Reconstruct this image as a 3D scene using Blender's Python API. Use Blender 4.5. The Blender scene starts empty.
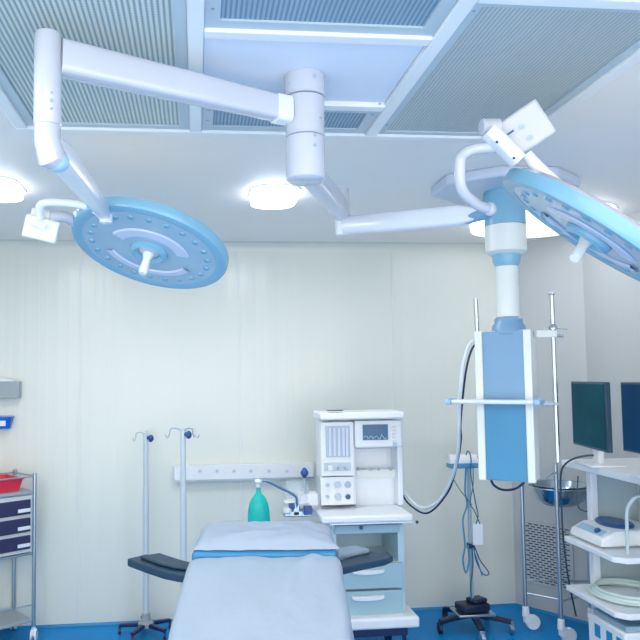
import bpy, bmesh, math, random
from mathutils import Vector, Matrix
random.seed(4)
PI = math.pi
S = bpy.context.scene
COL = S.collection

# ------------------------------------------------------------------ camera
FPX = 720.0
YAW, PITCH, ROLL = math.atan(0.103), math.atan(0.063), 0.012
CX, CY = 269.0, 330.0
CAM = Vector((0, 0, 1.65))
F = Vector((math.sin(YAW)*math.cos(PITCH), math.cos(YAW)*math.cos(PITCH), math.sin(PITCH)))
R0 = Vector((math.cos(YAW), -math.sin(YAW), 0))
U0 = R0.cross(F)
RT = R0*math.cos(ROLL) - U0*math.sin(ROLL)
UP = R0*math.sin(ROLL) + U0*math.cos(ROLL)
cd = bpy.data.cameras.new('camera'); cam = bpy.data.objects.new('camera', cd); COL.objects.link(cam)
cam.matrix_world = Matrix(((RT.x, UP.x, -F.x, CAM.x), (RT.y, UP.y, -F.y, CAM.y), (RT.z, UP.z, -F.z, CAM.z), (0, 0, 0, 1)))
cd.sensor_width = 36; cd.sensor_fit = 'HORIZONTAL'; cd.lens = FPX/640*36
cd.shift_x = (320-CX)/640; cd.shift_y = (CY-320)/640
cd.clip_start = 0.05
S.camera = cam

def ray(px, py):
    return (F + RT*((px-CX)/FPX) + UP*((CY-py)/FPX))
def P(px, py, Y):                       # point at distance Y along the room's depth
    d = ray(px, py); return CAM + d*(Y/d.y)
def PZ(px, py, z):                      # point on a level plane
    d = ray(px, py); return CAM + d*((z-CAM.z)/d.z)
CEIL = 2.586
DB = P(195, 620, 1.0); DB = 1.65/(1.65-DB.z)   # depth of back wall from its base line

# ------------------------------------------------------------------ materials
MATS = {}
def mat(name, col, rough=0.5, metal=0.0, **k):
    if name in MATS: return MATS[name]
    m = bpy.data.materials.new(name); m.use_nodes = True
    n = m.node_tree.nodes; l = m.node_tree.links
    b = n['Principled BSDF']
    b.inputs['Base Color'].default_value = (*col, 1)
    b.inputs['Roughness'].default_value = rough
    b.inputs['Metallic'].default_value = metal
    if 'emit' in k:
        b.inputs['Emission Color'].default_value = (*k.get('ecol', col), 1)
        b.inputs['Emission Strength'].default_value = k['emit']
    if 'trans' in k: b.inputs['Transmission Weight'].default_value = k['trans']
    if 'alpha' in k: b.inputs['Alpha'].default_value = k['alpha']
    if 'coat' in k: b.inputs['Coat Weight'].default_value = k['coat']
    if 'ior' in k: b.inputs['IOR'].default_value = k['ior']
    # a little procedural variation so that no surface is perfectly flat in colour
    v = k.get('vary', 0.04)
    if v:
        tc = n.new('ShaderNodeTexCoord'); no = n.new('ShaderNodeTexNoise')
        no.inputs['Scale'].default_value = k.get('vscale', 6.0)
        mx = n.new('ShaderNodeMix'); mx.data_type = 'RGBA'
        l.new(tc.outputs['Object'], no.inputs['Vector'])
        l.new(no.outputs['Fac'], mx.inputs['Factor'])
        mx.inputs['A'].default_value = (*[c*(1-v) for c in col], 1)
        mx.inputs['B'].default_value = (*[min(1, c*(1+v)) for c in col], 1)
        l.new(mx.outputs['Result'], b.inputs['Base Color'])
    if 'bump' in k:
        tc2 = n.new('ShaderNodeTexCoord'); nb = n.new('ShaderNodeTexNoise')
        nb.inputs['Scale'].default_value = k.get('bscale', 40)
        l.new(tc2.outputs['Object'], nb.inputs['Vector'])
        bp = n.new('ShaderNodeBump'); bp.inputs['Strength'].default_value = k['bump']
        bp.inputs['Distance'].default_value = 0.01
        l.new(nb.outputs['Fac'], bp.inputs['Height']); l.new(bp.outputs['Normal'], b.inputs['Normal'])
    MATS[name] = m
    return m

WHITE = mat('white_enamel', (0.80, 0.84, 0.90), 0.28, coat=0.3)
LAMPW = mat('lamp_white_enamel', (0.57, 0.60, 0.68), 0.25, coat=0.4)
CREAM = mat('warm_white_plastic', (0.82, 0.85, 0.82), 0.35)
PLAST = mat('white_plastic', (0.84, 0.87, 0.90), 0.4)
BLUEGREY = mat('pale_blue_enamel', (0.38, 0.60, 0.76), 0.35)
SKYB = mat('sky_blue_enamel', (0.20, 0.37, 0.56), 0.35)
DEEPB = mat('deep_sky_blue_enamel', (0.06, 0.28, 0.48), 0.3, vary=0.12, vscale=3)
TEALB = mat('ring_blue_enamel', (0.24, 0.49, 0.66), 0.25)
CHROME = mat('chrome', (0.62, 0.67, 0.72), 0.18, 1.0)
STEEL = mat('brushed_steel', (0.50, 0.58, 0.64), 0.32, 1.0)
GREYP = mat('grey_paint', (0.36, 0.48, 0.56), 0.4)
PALEP = mat('pale_pole_grey', (0.58, 0.66, 0.72), 0.35)
NAVY = mat('navy_plastic', (0.008, 0.025, 0.10), 0.35)
NAVYK = mat('navy_knob', (0.02, 0.08, 0.26), 0.3)
BLACK = mat('black_rubber', (0.008, 0.016, 0.05), 0.4)
PAD = mat('slate_blue_vinyl', (0.009, 0.042, 0.085), 0.5, vary=0.15)
MATT = mat('blue_mattress_vinyl', (0.03, 0.24, 0.50), 0.4)
SHEET = mat('pale_blue_cotton', (0.37, 0.45, 0.55), 0.85, vary=0.04, bump=0.25, bscale=25)
PILLOWM = mat('pillow_cotton', (0.38, 0.45, 0.56), 0.85, bump=0.2, bscale=25)
RED = mat('red_plastic', (0.78, 0.035, 0.075), 0.35)
DRAW = mat('plum_drawer', (0.035, 0.035, 0.10), 0.4)
BINB = mat('royal_blue_plastic', (0.0, 0.14, 0.66), 0.3)
GREEN = mat('turquoise_rubber', (0.0, 0.50, 0.45), 0.4, vary=0.2, vscale=18)
SCREEN = mat('dark_teal_screen', (0.003, 0.085, 0.12), 0.6, vary=0.35, vscale=5)
SCREENB = mat('dark_blue_screen', (0.003, 0.06, 0.15), 0.5, vary=0.3, vscale=5)
DISP = mat('display_teal', (0.02, 0.12, 0.24), 0.25)
GLASS = mat('pale_window_glass', (0.36, 0.47, 0.58), 0.12, coat=0.5)
CLEAR = mat('clear_plastic', (0.75, 0.85, 0.92), 0.06, alpha=0.28, vary=0)
LEDM = mat('led_lens', (0.20, 0.42, 0.58), 0.2)
CABLEB = mat('teal_cable', (0.01, 0.16, 0.28), 0.4)
LABELM = mat('label_white', (0.8, 0.84, 0.9), 0.6)
GREYBOX = mat('grey_box_steel', (0.34, 0.39, 0.43), 0.45)
PANELG = mat('cart_back_grey', (0.42, 0.52, 0.56), 0.4)
BUTTON = mat('button_blue', (0.42, 0.55, 0.78), 0.4)
GRILLD = mat('grille_dark', (0.012, 0.05, 0.11), 0.6)

def wall_mat(name, col, seams=(), flute=0.0, rough=0.3, axis='X'):
    m = mat(name, col, rough, vary=0.02, vscale=1.2)
    n = m.node_tree.nodes; l = m.node_tree.links; b = n['Principled BSDF']
    tc = n.new('ShaderNodeTexCoord'); mp = n.new('ShaderNodeMapping')
    mp.inputs['Scale'].default_value = (9, 9, 0.05)
    no = n.new('ShaderNodeTexNoise'); no.inputs['Scale'].default_value = 1.0; no.inputs['Detail'].default_value = 3
    l.new(tc.outputs['Object'], mp.inputs['Vector']); l.new(mp.outputs['Vector'], no.inputs['Vector'])
    bp = n.new('ShaderNodeBump'); bp.inputs['Strength'].default_value = flute; bp.inputs['Distance'].default_value = 0.02
    l.new(no.outputs['Fac'], bp.inputs['Height']); l.new(bp.outputs['Normal'], b.inputs['Normal'])
    return m
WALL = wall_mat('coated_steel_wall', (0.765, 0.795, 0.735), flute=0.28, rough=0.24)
WALLR = wall_mat('coated_steel_wall_dimmed', (0.55, 0.57, 0.585), flute=0.2, rough=0.3)  # same wall steel, base colour darkened for the weaker light at right
CEILM = mat('ceiling_paint', (0.97, 0.935, 0.90), 0.45, vary=0.02)
FRAMEM = mat('ceiling_frame_white', (0.88, 0.91, 0.92), 0.35)
BLANKM = mat('blank_panel_lavender', (0.76, 0.83, 0.95), 0.4)

for m_ in (SCREEN, SCREENB): m_.node_tree.nodes['Principled BSDF'].inputs['Specular IOR Level'].default_value = 0.1
def floor_mat():
    m = mat('blue_vinyl_floor', (0.0, 0.25, 0.62), 0.4, vary=0.22, vscale=2.5)
    m.node_tree.nodes['Principled BSDF'].inputs['Specular IOR Level'].default_value = 0.1
    return m
FLOORM = floor_mat()
COVEM = mat('blue_vinyl_cove', (0.0, 0.22, 0.50), 0.35, vary=0.08)

def perf_mat(name, dark, light, pitch=0.02):
    """ribbed and punched sheet metal: strips along Y, a row of small holes between them"""
    m = bpy.data.materials.new(name); m.use_nodes = True
    n = m.node_tree.nodes; l = m.node_tree.links; b = n['Principled BSDF']
    b.inputs['Roughness'].default_value = 0.4; b.inputs['Metallic'].default_value = 0.2
    tc = n.new('ShaderNodeTexCoord'); sp = n.new('ShaderNodeSeparateXYZ'); l.new(tc.outputs['Object'], sp.inputs[0])
    def sine(sock, per, phase=0):
        a = n.new('ShaderNodeMath'); a.operation = 'MULTIPLY'; a.inputs[1].default_value = 2*PI/per; l.new(sock, a.inputs[0])
        s = n.new('ShaderNodeMath'); s.operation = 'SINE'; l.new(a.outputs[0], s.inputs[0]); return s.outputs[0]
    sx = sine(sp.outputs['X'], pitch); sy = sine(sp.outputs['Y'], pitch*0.9)
    r = n.new('ShaderNodeMapRange'); r.inputs['From Min'].default_value = -0.3; r.inputs['From Max'].default_value = 0.6
    l.new(sx, r.inputs['Value'])
    r2 = n.new('ShaderNodeMapRange'); r2.inputs['From Min'].default_value = -0.2; r2.inputs['From Max'].default_value = 0.7
    r2.inputs['To Min'].default_value = 0.82
    l.new(sy, r2.inputs['Value'])
    mu = n.new('ShaderNodeMath'); mu.operation = 'MULTIPLY'; l.new(r.outputs[0], mu.inputs[0]); l.new(r2.outputs[0], mu.inputs[1])
    mx = n.new('ShaderNodeMix'); mx.data_type = 'RGBA'
    mx.inputs['A'].default_value = (*light, 1); mx.inputs['B'].default_value = (*dark, 1)
    l.new(mu.outputs[0], mx.inputs['Factor']); l.new(mx.outputs['Result'], b.inputs['Base Color'])
    bp = n.new('ShaderNodeBump'); bp.inputs['Strength'].default_value = 0.5; bp.inputs['Distance'].default_value = 0.004
    bp.invert = True
    l.new(mu.outputs[0], bp.inputs['Height']); l.new(bp.outputs['Normal'], b.inputs['Normal'])
    return m
PERF = perf_mat('perforated_diffuser', (0.26, 0.36, 0.38), (0.66, 0.74, 0.74), 0.0145)
PERFB = perf_mat('perforated_diffuser_blue_reflection', (0.14, 0.27, 0.38), (0.32, 0.47, 0.60), 0.013)  # blue reflection painted into the sheet colour
PERFG = perf_mat('perforated_diffuser_grey', (0.36, 0.44, 0.46), (0.56, 0.63, 0.65), 0.012)

# ------------------------------------------------------------------ mesh builder
MW = {}
class MB:
    def __init__(s): s.bm = bmesh.new(); s.smooth = True
    def box(s, c, size, rot=None):
        M = Matrix.Translation(Vector(c)) @ (rot.to_4x4() if rot else Matrix.Identity(4)) @ Matrix.Diagonal((*size, 1))
        bmesh.ops.create_cube(s.bm, size=1.0, matrix=M); return s
    def mm(s, x0, y0, z0, x1, y1, z1):
        return s.box(((x0+x1)/2, (y0+y1)/2, (z0+z1)/2), (abs(x1-x0), abs(y1-y0), abs(z1-z0)))
    def pb(s, x0, y0, x1, y1, Y0, Y1):           # box whose front face (at Y0) covers that rectangle of the view
        a = P(x0, (y0+y1)/2, Y0); b = P(x1, (y0+y1)/2, Y0); t = P((x0+x1)/2, y0, Y0); u = P((x0+x1)/2, y1, Y0)
        return s.mm(a.x, Y0, u.z, b.x, Y1, t.z)
    def cyl(s, a, b, r1, r2=None, seg=24):
        a = Vector(a); b = Vector(b); r2 = r1 if r2 is None else r2
        d = b-a; q = d.to_track_quat('Z', 'Y').to_matrix().to_4x4()
        bmesh.ops.create_cone(s.bm, cap_ends=True, segments=seg, radius1=r1, radius2=r2, depth=d.length,
                              matrix=Matrix.Translation((a+b)/2) @ q); return s
    def ball(s, c, r, sc=(1, 1, 1), rot=None, seg=20):
        M = Matrix.Translation(Vector(c)) @ (rot.to_4x4() if rot else Matrix.Identity(4)) @ Matrix.Diagonal((r*sc[0], r*sc[1], r*sc[2], 1))
        bmesh.ops.create_uvsphere(s.bm, u_segments=seg, v_segments=seg//2+2, radius=1, matrix=M); return s
    def tube(s, pts, r, seg=10, flat=None, caps=True):
        """sweep; r a number or list; flat=(w,h) for an oval/box-like section with world-up orientation"""
        pts = [Vector(p) for p in pts]; n = len(pts); rs = r if isinstance(r, (list, tuple)) else [r]*n
        rings = []; up = None
        for i, p in enumerate(pts):
            t = (pts[min(i+1, n-1)]-pts[max(i-1, 0)]).normalized()
            if up is None:
                up = Vector((0, 0, 1)) if abs(t.z) < 0.9 else Vector((0, 1, 0))
            side = t.cross(up).normalized(); up = side.cross(t).normalized()
            ring = []
            for k in range(seg):
                a = 2*PI*k/seg; c, sn = math.cos(a), math.sin(a)
                if flat:
                    e = 0.42
                    c = math.copysign(abs(c)**e, c); sn = math.copysign(abs(sn)**e, sn)
                    ring.append(s.bm.verts.new(p + side*c*flat[0]*rs[i] + up*sn*flat[1]*rs[i]))
                else: ring.append(s.bm.verts.new(p + (side*c+up*sn)*rs[i]))
            rings.append(ring)
        for i in range(n-1):
            for k in range(seg):
                s.bm.faces.new((rings[i][k], rings[i][(k+1) % seg], rings[i+1][(k+1) % seg], rings[i+1][k]))
        if caps: s.bm.faces.new(rings[0][::-1]); s.bm.faces.new(rings[-1])
        return s
    def lathe(s, prof, M=None, seg=48, close=True):
        """profile (r, z) revolved about local z, then M"""
        M = M or Matrix.Identity(4); rings = []
        for r, z in prof:
            rings.append([s.bm.verts.new(M @ Vector((max(r, 1e-4)*math.cos(2*PI*k/seg), max(r, 1e-4)*math.sin(2*PI*k/seg), z))) for k in range(seg)])
        for i in range(len(rings)-1):
            for k in range(seg):
                s.bm.faces.new((rings[i][k], rings[i][(k+1) % seg], rings[i+1][(k+1) % seg], rings[i+1][k]))
        if close:
            s.bm.faces.new(rings[0][::-1]); s.bm.faces.new(rings[-1])
        return s
    def prism(s, pts, z0, z1, M=None):
        M = M or Matrix.Identity(4)
        a = [s.bm.verts.new(M @ Vector((x, y, z0))) for x, y in pts]
        b = [s.bm.verts.new(M @ Vector((x, y, z1))) for x, y in pts]
        s.bm.faces.new(a[::-1]); s.bm.faces.new(b); n = len(pts)
        for i in range(n): s.bm.faces.new((a[i], a[(i+1) % n], b[(i+1) % n], b[i]))
        return s
    def build(s, name, m, parent=None, bevel=0, world=False, subsurf=0, segs=2):
        bmesh.ops.recalc_face_normals(s.bm, faces=s.bm.faces)
        me = bpy.data.meshes.new(name)
        if world and parent is not None: s.bm.transform(MW[parent.name].inverted())
        s.bm.to_mesh(me); s.bm.free()
        me.materials.append(m)
        o = bpy.data.objects.new(name, me); COL.objects.link(o)
        if parent is not None:
            o.parent = parent; MW[o.name] = MW[parent.name]
        else: MW[o.name] = Matrix.Identity(4)
        for p in me.polygons: p.use_smooth = True
        if bevel:
            b = o.modifiers.new('bevel', 'BEVEL'); b.width = bevel; b.segments = segs; b.limit_method = 'ANGLE'; b.angle_limit = 0.6
            b.harden_normals = False
        if subsurf:
            q = o.modifiers.new('subsurf', 'SUBSURF'); q.levels = q.render_levels = subsurf
        try:
            me.set_sharp_from_angle(angle=0.7)
        except Exception: pass
        return o

def thing(name, label, cat, loc=(0, 0, 0), rz=0, group=None):
    o = bpy.data.objects.new(name, None); COL.objects.link(o)
    o.location = loc; o.rotation_euler = (0, 0, rz); o.empty_display_size = 0.1
    o['label'] = label; o['category'] = cat
    if group: o['group'] = group
    MW[o.name] = Matrix.Translation(Vector(loc)) @ Matrix.Rotation(rz, 4, 'Z')
    return o
def tag(o, label, cat, group=None, kind=None):
    o['label'] = label; o['category'] = cat
    if group: o['group'] = group
    if kind: o['kind'] = kind
    return o
def struct(o): o['kind'] = 'structure'; return o
def copy_tree(o, parent=None):
    c = o.copy(); COL.objects.link(c)
    if parent: c.parent = parent
    for ch in [x for x in COL.objects if x.parent == o]: copy_tree(ch, c)
    return c
def lerp(a, b, t): return a+(b-a)*t
def spline(pts, n=8):
    pts = [Vector(p) for p in pts]; out = []
    for i in range(len(pts)-1):
        p0 = pts[max(i-1, 0)]; p1 = pts[i]; p2 = pts[i+1]; p3 = pts[min(i+2, len(pts)-1)]
        for k in range(n):
            t = k/n
            out.append(0.5*((2*p1)+(p2-p0)*t+(2*p0-5*p1+4*p2-p3)*t*t+(3*p1-p0-3*p2+p3)*t**3))
    out.append(pts[-1]); return out

# ------------------------------------------------------------------ room shell
cA = PZ(516, 605, 0); cA.y = DB; cA = Vector((P(516, 605, DB).x, DB, 0))
cB = PZ(597, 626, 0)
XR = cB.x; XL = -1.86; YF = -0.6
b = MB(); b.mm(XL-0.1, YF, -0.1, XR+0.1, DB+0.1, 0); struct(b.build('floor', FLOORM))
b = MB(); b.mm(XL-0.1, YF, CEIL, XR+0.1, DB+0.1, CEIL+0.1); struct(b.build('ceiling', CEILM))
b = MB(); b.mm(XL-0.1, DB, 0, XR+0.1, DB+0.1, CEIL); struct(b.build('wall_back', WALL))
b = MB(); b.mm(XL-0.1, YF, 0, XL, DB, CEIL); struct(b.build('wall_left', WALL))
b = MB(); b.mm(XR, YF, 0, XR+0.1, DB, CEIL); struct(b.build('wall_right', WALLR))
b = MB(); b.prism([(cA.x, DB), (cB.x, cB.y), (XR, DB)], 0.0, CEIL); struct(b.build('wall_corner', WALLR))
def cove(name, a, bb, n, m=COVEM):
    a = Vector((a[0], a[1], 0)); bb = Vector((bb[0], bb[1], 0)); n = Vector(n)
    q = MB(); d = (bb-a)
    prof = [(0, 0), (0, 0.014), (0.006, 0.014), (0.010, 0.008), (0.018, 0)]
    A = [q.bm.verts.new(a+n*x+Vector((0, 0, z))) for x, z in prof]; B = [q.bm.verts.new(bb+n*x+Vector((0, 0, z))) for x, z in prof]
    for i in range(len(prof)): q.bm.faces.new((A[i], A[(i+1) % 5], B[(i+1) % 5], B[i]))
    q.bm.faces.new(A[::-1]); q.bm.faces.new(B)
    return struct(q.build(name, m))
cove('baseboard_back', (XL, DB), (cA.x, DB), (0, -1, 0))
nd = Vector((cA.y-cB.y, -(cA.x-cB.x), 0)); nd = -nd.normalized() if nd.y > 0 else nd.normalized()
if nd.x > 0: nd = -nd
cove('baseboard_corner', (cA.x, cA.y), (cB.x, cB.y), nd)
cove('baseboard_right', (XR, cB.y), (XR, YF), (-1, 0, 0))
cove('baseboard_left', (XL, YF), (XL, DB), (1, 0, 0))
# quarter-round cove where the back wall meets the ceiling
q = MB(); prof = [(0, 0)]+[(0.06-0.06*math.sin(t*PI/10), -0.06+0.06*math.cos(t*PI/10)) for t in range(6)][::-1]
pr = [(0, 0)]+[(0.06*(1-math.cos(a)), -0.06*(1-math.sin(a))) for a in [i*PI/12 for i in range(7)]]
A = [q.bm.verts.new((XL, DB-x, CEIL+z)) for x, z in pr]; B = [q.bm.verts.new((cA.x, DB-x, CEIL+z)) for x, z in pr]
for i in range(len(pr)): q.bm.faces.new((A[i], A[(i+1) % len(pr)], B[(i+1) % len(pr)], B[i]))
q.bm.faces.new(A[::-1]); q.bm.faces.new(B); struct(q.build('trim_1', WALL))
# thin joint strips between the wall panels
SEAM = mat('seam_strip', (0.76, 0.80, 0.78), 0.35)
for i, px in enumerate((-60, 80, 240, 395)):
    x = P(px, 400, DB).x
    q = MB(); q.mm(x-0.005, DB-0.003, 0.016, x+0.005, DB, CEIL-0.06); struct(q.build('trim_%d' % (i+2), SEAM))

# ------------------------------------------------------------------ laminar flow ceiling
FZ = CEIL-0.03
def cx_at(px, py): return PZ(px, py, FZ)
Yb = cx_at(200, 134).y; Yf = 0.9
xs = [cx_at(24, 132).x, cx_at(195.5, 132).x, cx_at(372, 134).x, cx_at(549, 122).x]
Ybar1 = cx_at(300, 107).y; Ybar2 = cx_at(300, 38).y
YRf = cx_at(560, 2).y
q = MB(); w = 0.022
for x in xs: q.mm(x-w, Yf+w, FZ-0.002, x+w, Yb-w, CEIL)
q.mm(xs[0]-w, Yb-w, FZ-0.002, xs[3]+w, Yb+w+0.01, CEIL)
q.mm(xs[0]-w, Yf-w, FZ-0.002, xs[3]+w, Yf+w, CEIL)
for y in (Ybar1, Ybar2): q.mm(xs[1]+w, y-w, FZ-0.002, xs[2]-w, y+w, CEIL)
q.mm(xs[2]+w, YRf-w, FZ-0.002, xs[3]-w, YRf+w, CEIL)
struct(q.build('trim_6', FRAMEM, bevel=0.004))
LIP = mat('diffuser_lip', (0.50, 0.60, 0.66), 0.35)
def diffuser(x0, x1, y0, y1, m, label, group='perforated ceiling diffusers', lip=0.04):
    t = thing('ceiling_diffuser', label, 'ceiling panel', ((x0+x1)/2, (y0+y1)/2, CEIL-0.02), 0, group)
    g = w+0.001
    a, bb, c, d = x0+g, x1-g, y0+g, y1-g
    p = MB(); p.mm(a+lip, c+lip, CEIL-0.016, bb-lip, d-lip, CEIL-0.004); p.build('perforated_sheet', m, t, world=True)
    f = MB(); z0, z1 = CEIL-0.022, CEIL-0.002
    f.mm(a, c, z0, a+lip, d, z1); f.mm(bb-lip, c, z0, bb, d, z1); f.mm(a+lip, c, z0, bb-lip, c+lip, z1); f.mm(a+lip, d-lip, z0, bb-lip, d, z1)
    f.build('edge_frame', LIP, t, world=True)
    for (sx, sy) in ((a+lip/2, d-0.1), (bb-lip/2, d-0.3), (a+lip/2, c+0.05), (bb-lip/2, c+0.05)):
        s_ = MB(); s_.cyl((sx, sy, z0-0.003), (sx, sy, z0+0.002), 0.004, seg=12); s_.build('screw', STEEL, t, world=True)
    return t
diffuser(xs[0], xs[1], Yf, Yb, PERF, 'large perforated ribbed ceiling diffuser above the left surgical lamp arm', lip=0.032)
diffuser(xs[1], xs[2], Ybar1, Yb, PERFB, 'narrow perforated ceiling diffuser right behind the lamp column')
diffuser(xs[1], xs[2], Yf, Ybar2, PERFB, 'perforated ceiling diffuser with a painted blue reflection at the top middle, in front of the plain panel')
diffuser(xs[2], xs[3], YRf, Yb, PERFG, 'large fine perforated ceiling diffuser above the right surgical lamp', lip=0.028)
diffuser(xs[2], xs[3], Yf, YRf, PERFG, 'perforated ceiling diffuser at the upper right edge, nearest the camera')
q = MB(); q.mm(xs[1]+w+0.001, Ybar2+w+0.001, CEIL-0.016, xs[2]-w-0.001, Ybar1-w-0.001, CEIL-0.002)
tag(q.build('ceiling_panel', BLANKM, bevel=0.003), 'plain pale blue ceiling panel that carries the lamp column', 'ceiling panel')

# ------------------------------------------------------------------ ceiling lights
GLOW = mat('lit_diffuser', (1, 1, 1), 0.4, emit=5.5, ecol=(0.96, 0.98, 1.0), vary=0)
def clight(cx, cy, sx, sy, label, power, gm=None):
    t = thing('ceiling_light', label, 'ceiling light', (cx, cy, CEIL), 0, 'recessed ceiling lights')
    r = min(sx, sy)*0.45; pts = []
    for (ex, ey, a0) in ((1, 1, 0), (-1, 1, 90), (-1, -1, 180), (1, -1, 270)):
        for k in range(7):
            a = math.radians(a0+15*k); pts.append((ex*(sx/2-r)+r*math.cos(a), ey*(sy/2-r)+r*math.sin(a)))
    q = MB(); q.prism(pts, -0.045, -0.009); q.build('light_diffuser', gm or GLOW, t)
    q = MB(); n = len(pts)
    o_ = [(x*1.0+0.012*math.copysign(1, x), y+0.012*math.copysign(1, y)) for x, y in pts]
    va = [q.bm.verts.new((*p, -0.008)) for p in pts]; vb = [q.bm.verts.new((*p, -0.008)) for p in o_]; vc = [q.bm.verts.new((*p, -0.0003)) for p in o_]
    for i in range(n):
        j = (i+1) % n; q.bm.faces.new((va[i], va[j], vb[j], vb[i])); q.bm.faces.new((vb[i], vb[j], vc[j], vc[i]))
    q.build('light_bezel', WHITE, t)
    ld = bpy.data.lights.new('fixture_light', 'AREA'); ld.shape = 'RECTANGLE'; ld.size = sx; ld.size_y = sy; ld.energy = power
    ld.color = (1.0, 0.99, 0.97)
    lo = bpy.data.objects.new('fixture_light', ld); COL.objects.link(lo); lo.location = (cx, cy, CEIL-0.05)
    return t
Lm = PZ(274, 193, CEIL); Ll = PZ(-5, 185, CEIL); Lr = PZ(557, 205, CEIL)
clight(Lm.x, Lm.y, 0.23, 0.34, 'lit white ceiling light in the middle, behind the lamp column', 6)
clight(Ll.x, Ll.y, 0.23, 0.34, 'lit white ceiling light at the left edge', 6)
clight(P(540, 200, 4.1).x, 4.12, 0.74, 0.86, 'large lit ceiling light behind the pendant column at right', 0.5, mat('lit_diffuser_soft', (1, 1, 1), 0.4, emit=2.2, ecol=(0.97, 0.98, 1.0), vary=0))
for (x, y) in ((-0.6, 0.3), (0.5, 0.3), (1.6, 0.3), (-1.2, 1.6)):
    ld = bpy.data.lights.new('room_light', 'AREA'); ld.shape = 'RECTANGLE'; ld.size = 0.3; ld.size_y = 0.6; ld.energy = 11; ld.color = (1.0, 0.98, 0.93)
    lo = bpy.data.objects.new('room_light', ld); COL.objects.link(lo); lo.location = (x, y, CEIL-0.04)

# ------------------------------------------------------------------ lamp column and arms
Yc = 2.2
ct = PZ(305, 76, CEIL-0.016); Yc = ct.y
Xc = P(305, 120, Yc).x
zz = lambda py: P(305, py, Yc).z
z1, z2, z3 = zz(98), zz(138), zz(182)
col = thing('lamp_column', 'white round ceiling column with two rotating arm hubs in the middle of the ceiling', 'surgical lamp mount', (Xc, Yc, CEIL-0.016))
def V(x, y, z): return Vector((x, y, z))
q = MB(); q.lathe([(0.060, z1-CEIL+0.016), (0.064, z1-CEIL+0.02), (0.064, -0.006), (0.060, 0)]); q.build('ceiling_flange', LAMPW, col)
q = MB(); q.lathe([(0.056, z2+0.002), (0.060, z2+0.006), (0.060, z1-0.005), (0.056, z1-0.002)], Matrix.Translation((0, 0, -CEIL+0.016))); q.build('upper_hub', LAMPW, col)
q = MB(); q.lathe([(0.050, z3), (0.060, z3+0.008), (0.060, z2-0.004), (0.056, z2)], Matrix.Translation((0, 0, -CEIL+0.016))); q.build('lower_hub', LAMPW, col)
def screw(cpos, direction, r, parent, name='screw', m=GREYP):
    q = MB(); d = Vector(direction).normalized(); c = Vector(cpos); q.cyl(c-d*0.004, c+d*0.003, r, seg=14); return q.build(name, m, parent, world=True)
def on_col(px, py):   # point on the column's face toward the camera
    p = P(px, py, Yc); dx = max(-0.055, min(0.055, p.x-Xc)); return V(Xc+dx, Yc-math.sqrt(0.0615**2-dx*dx), p.z), V(dx, -math.sqrt(0.0615**2-dx*dx), 0)
for (a, bb, r) in ((311, 84, 0.007), (288, 88, 0.005), (318, 123, 0.0035), (312, 141, 0.005), (312, 151, 0.005)):
    c_, n_ = on_col(a, bb); screw(c_, n_, r, col)

# left lamp: horizontal arm and hub
armz = zz(114)
hubx, huby = P(48, 60, 1.84).x, 1.84
HZ0, HZ1 = P(50, 126, huby).z, P(46, 33, huby).z
arm1 = thing('lamp_arm', 'long white horizontal ceiling arm running left from the lamp column', 'surgical lamp arm', (Xc, Yc, armz), 0, 'horizontal arms of the surgical lamps')
d = (V(hubx, huby, 0)-V(Xc, Yc, 0)).normalized()
a0 = V(Xc, Yc, armz)+d*0.058; a1 = V(hubx, huby, armz+0.0)-d*0.03
za = P(62, 56, huby).z
a1.z = za
q = MB(); q.tube([a0, lerp(a0, a1, 0.04), lerp(a0, a1, 0.5), lerp(a0, a1, 0.97), a1], [0.72, 0.80, 0.92, 1.0, 1.0], seg=20, flat=(0.034, 0.046)); q.build('arm_beam', LAMPW, arm1, world=True)
q = MB(); e0 = a0+d*0.0; q.tube([a0-d*0.0, a0+d*0.05], 1, seg=20, flat=(0.033, 0.041)); q.build('beam_collar', WHITE, arm1, world=True, bevel=0.003)
q = MB(); q.lathe([(0.032, HZ0), (0.0345, HZ0+0.004), (0.0345, HZ1-0.01), (0.031, HZ1-0.002), (0.02, HZ1)], Matrix.Translation((hubx, huby, 0))); q.build('end_hub', LAMPW, arm1, world=True)
for py, r in ((97, 0.0035), (105, 0.0048), (113, 0.0035)):
    p = P(54, py, huby); dx = p.x-hubx; dx = max(-.028, min(.028, dx)); yy = math.sqrt(0.0345**2-dx*dx); screw(V(hubx+dx, huby-yy, p.z), (dx, -yy, 0), r, arm1)

# the sprung arm under the hub
E2 = P(106, 214, 2.66)
sp = thing('spring_arm', 'tapering white sprung arm hanging from the end of the left ceiling arm', 'surgical lamp arm', (hubx, huby, HZ0-0.002), 0, 'sprung arms of the surgical lamps')
K = P(58, 160, huby+0.02)
q = MB(); q.tube([V(hubx, huby, HZ0-0.001), V(hubx, huby, HZ0-0.04), lerp(V(hubx, huby, HZ0-0.08), K, 0.4), K+V(0, 0.01, 0)], [0.033, 0.033, 0.036, 0.03], seg=24); q.build('pivot_joint', LAMPW, sp, world=True)
q = MB(); q.ball(K+V(-0.004, 0.004, -0.004), 0.033, (1, 1, 0.8)); q.build('joint_cap', BLUEGREY, sp, world=True)
q = MB()
st = V(hubx+0.012, huby+0.03, HZ0-0.045)
q.tube([st, lerp(st, E2, 0.12), lerp(st, E2, 0.5), lerp(st, E2, 0.93), E2], [0.7, 1.0, 0.9, 0.7, 0.55], seg=20, flat=(0.030, 0.038)); q.build('arm_shell', WHITE, sp, world=True)
q = MB(); q.cyl(E2+V(0, 0, 0.04), E2+V(0, 0, -0.035), 0.024); q.build('end_swivel', WHITE, sp, world=True, bevel=0.004)

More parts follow.
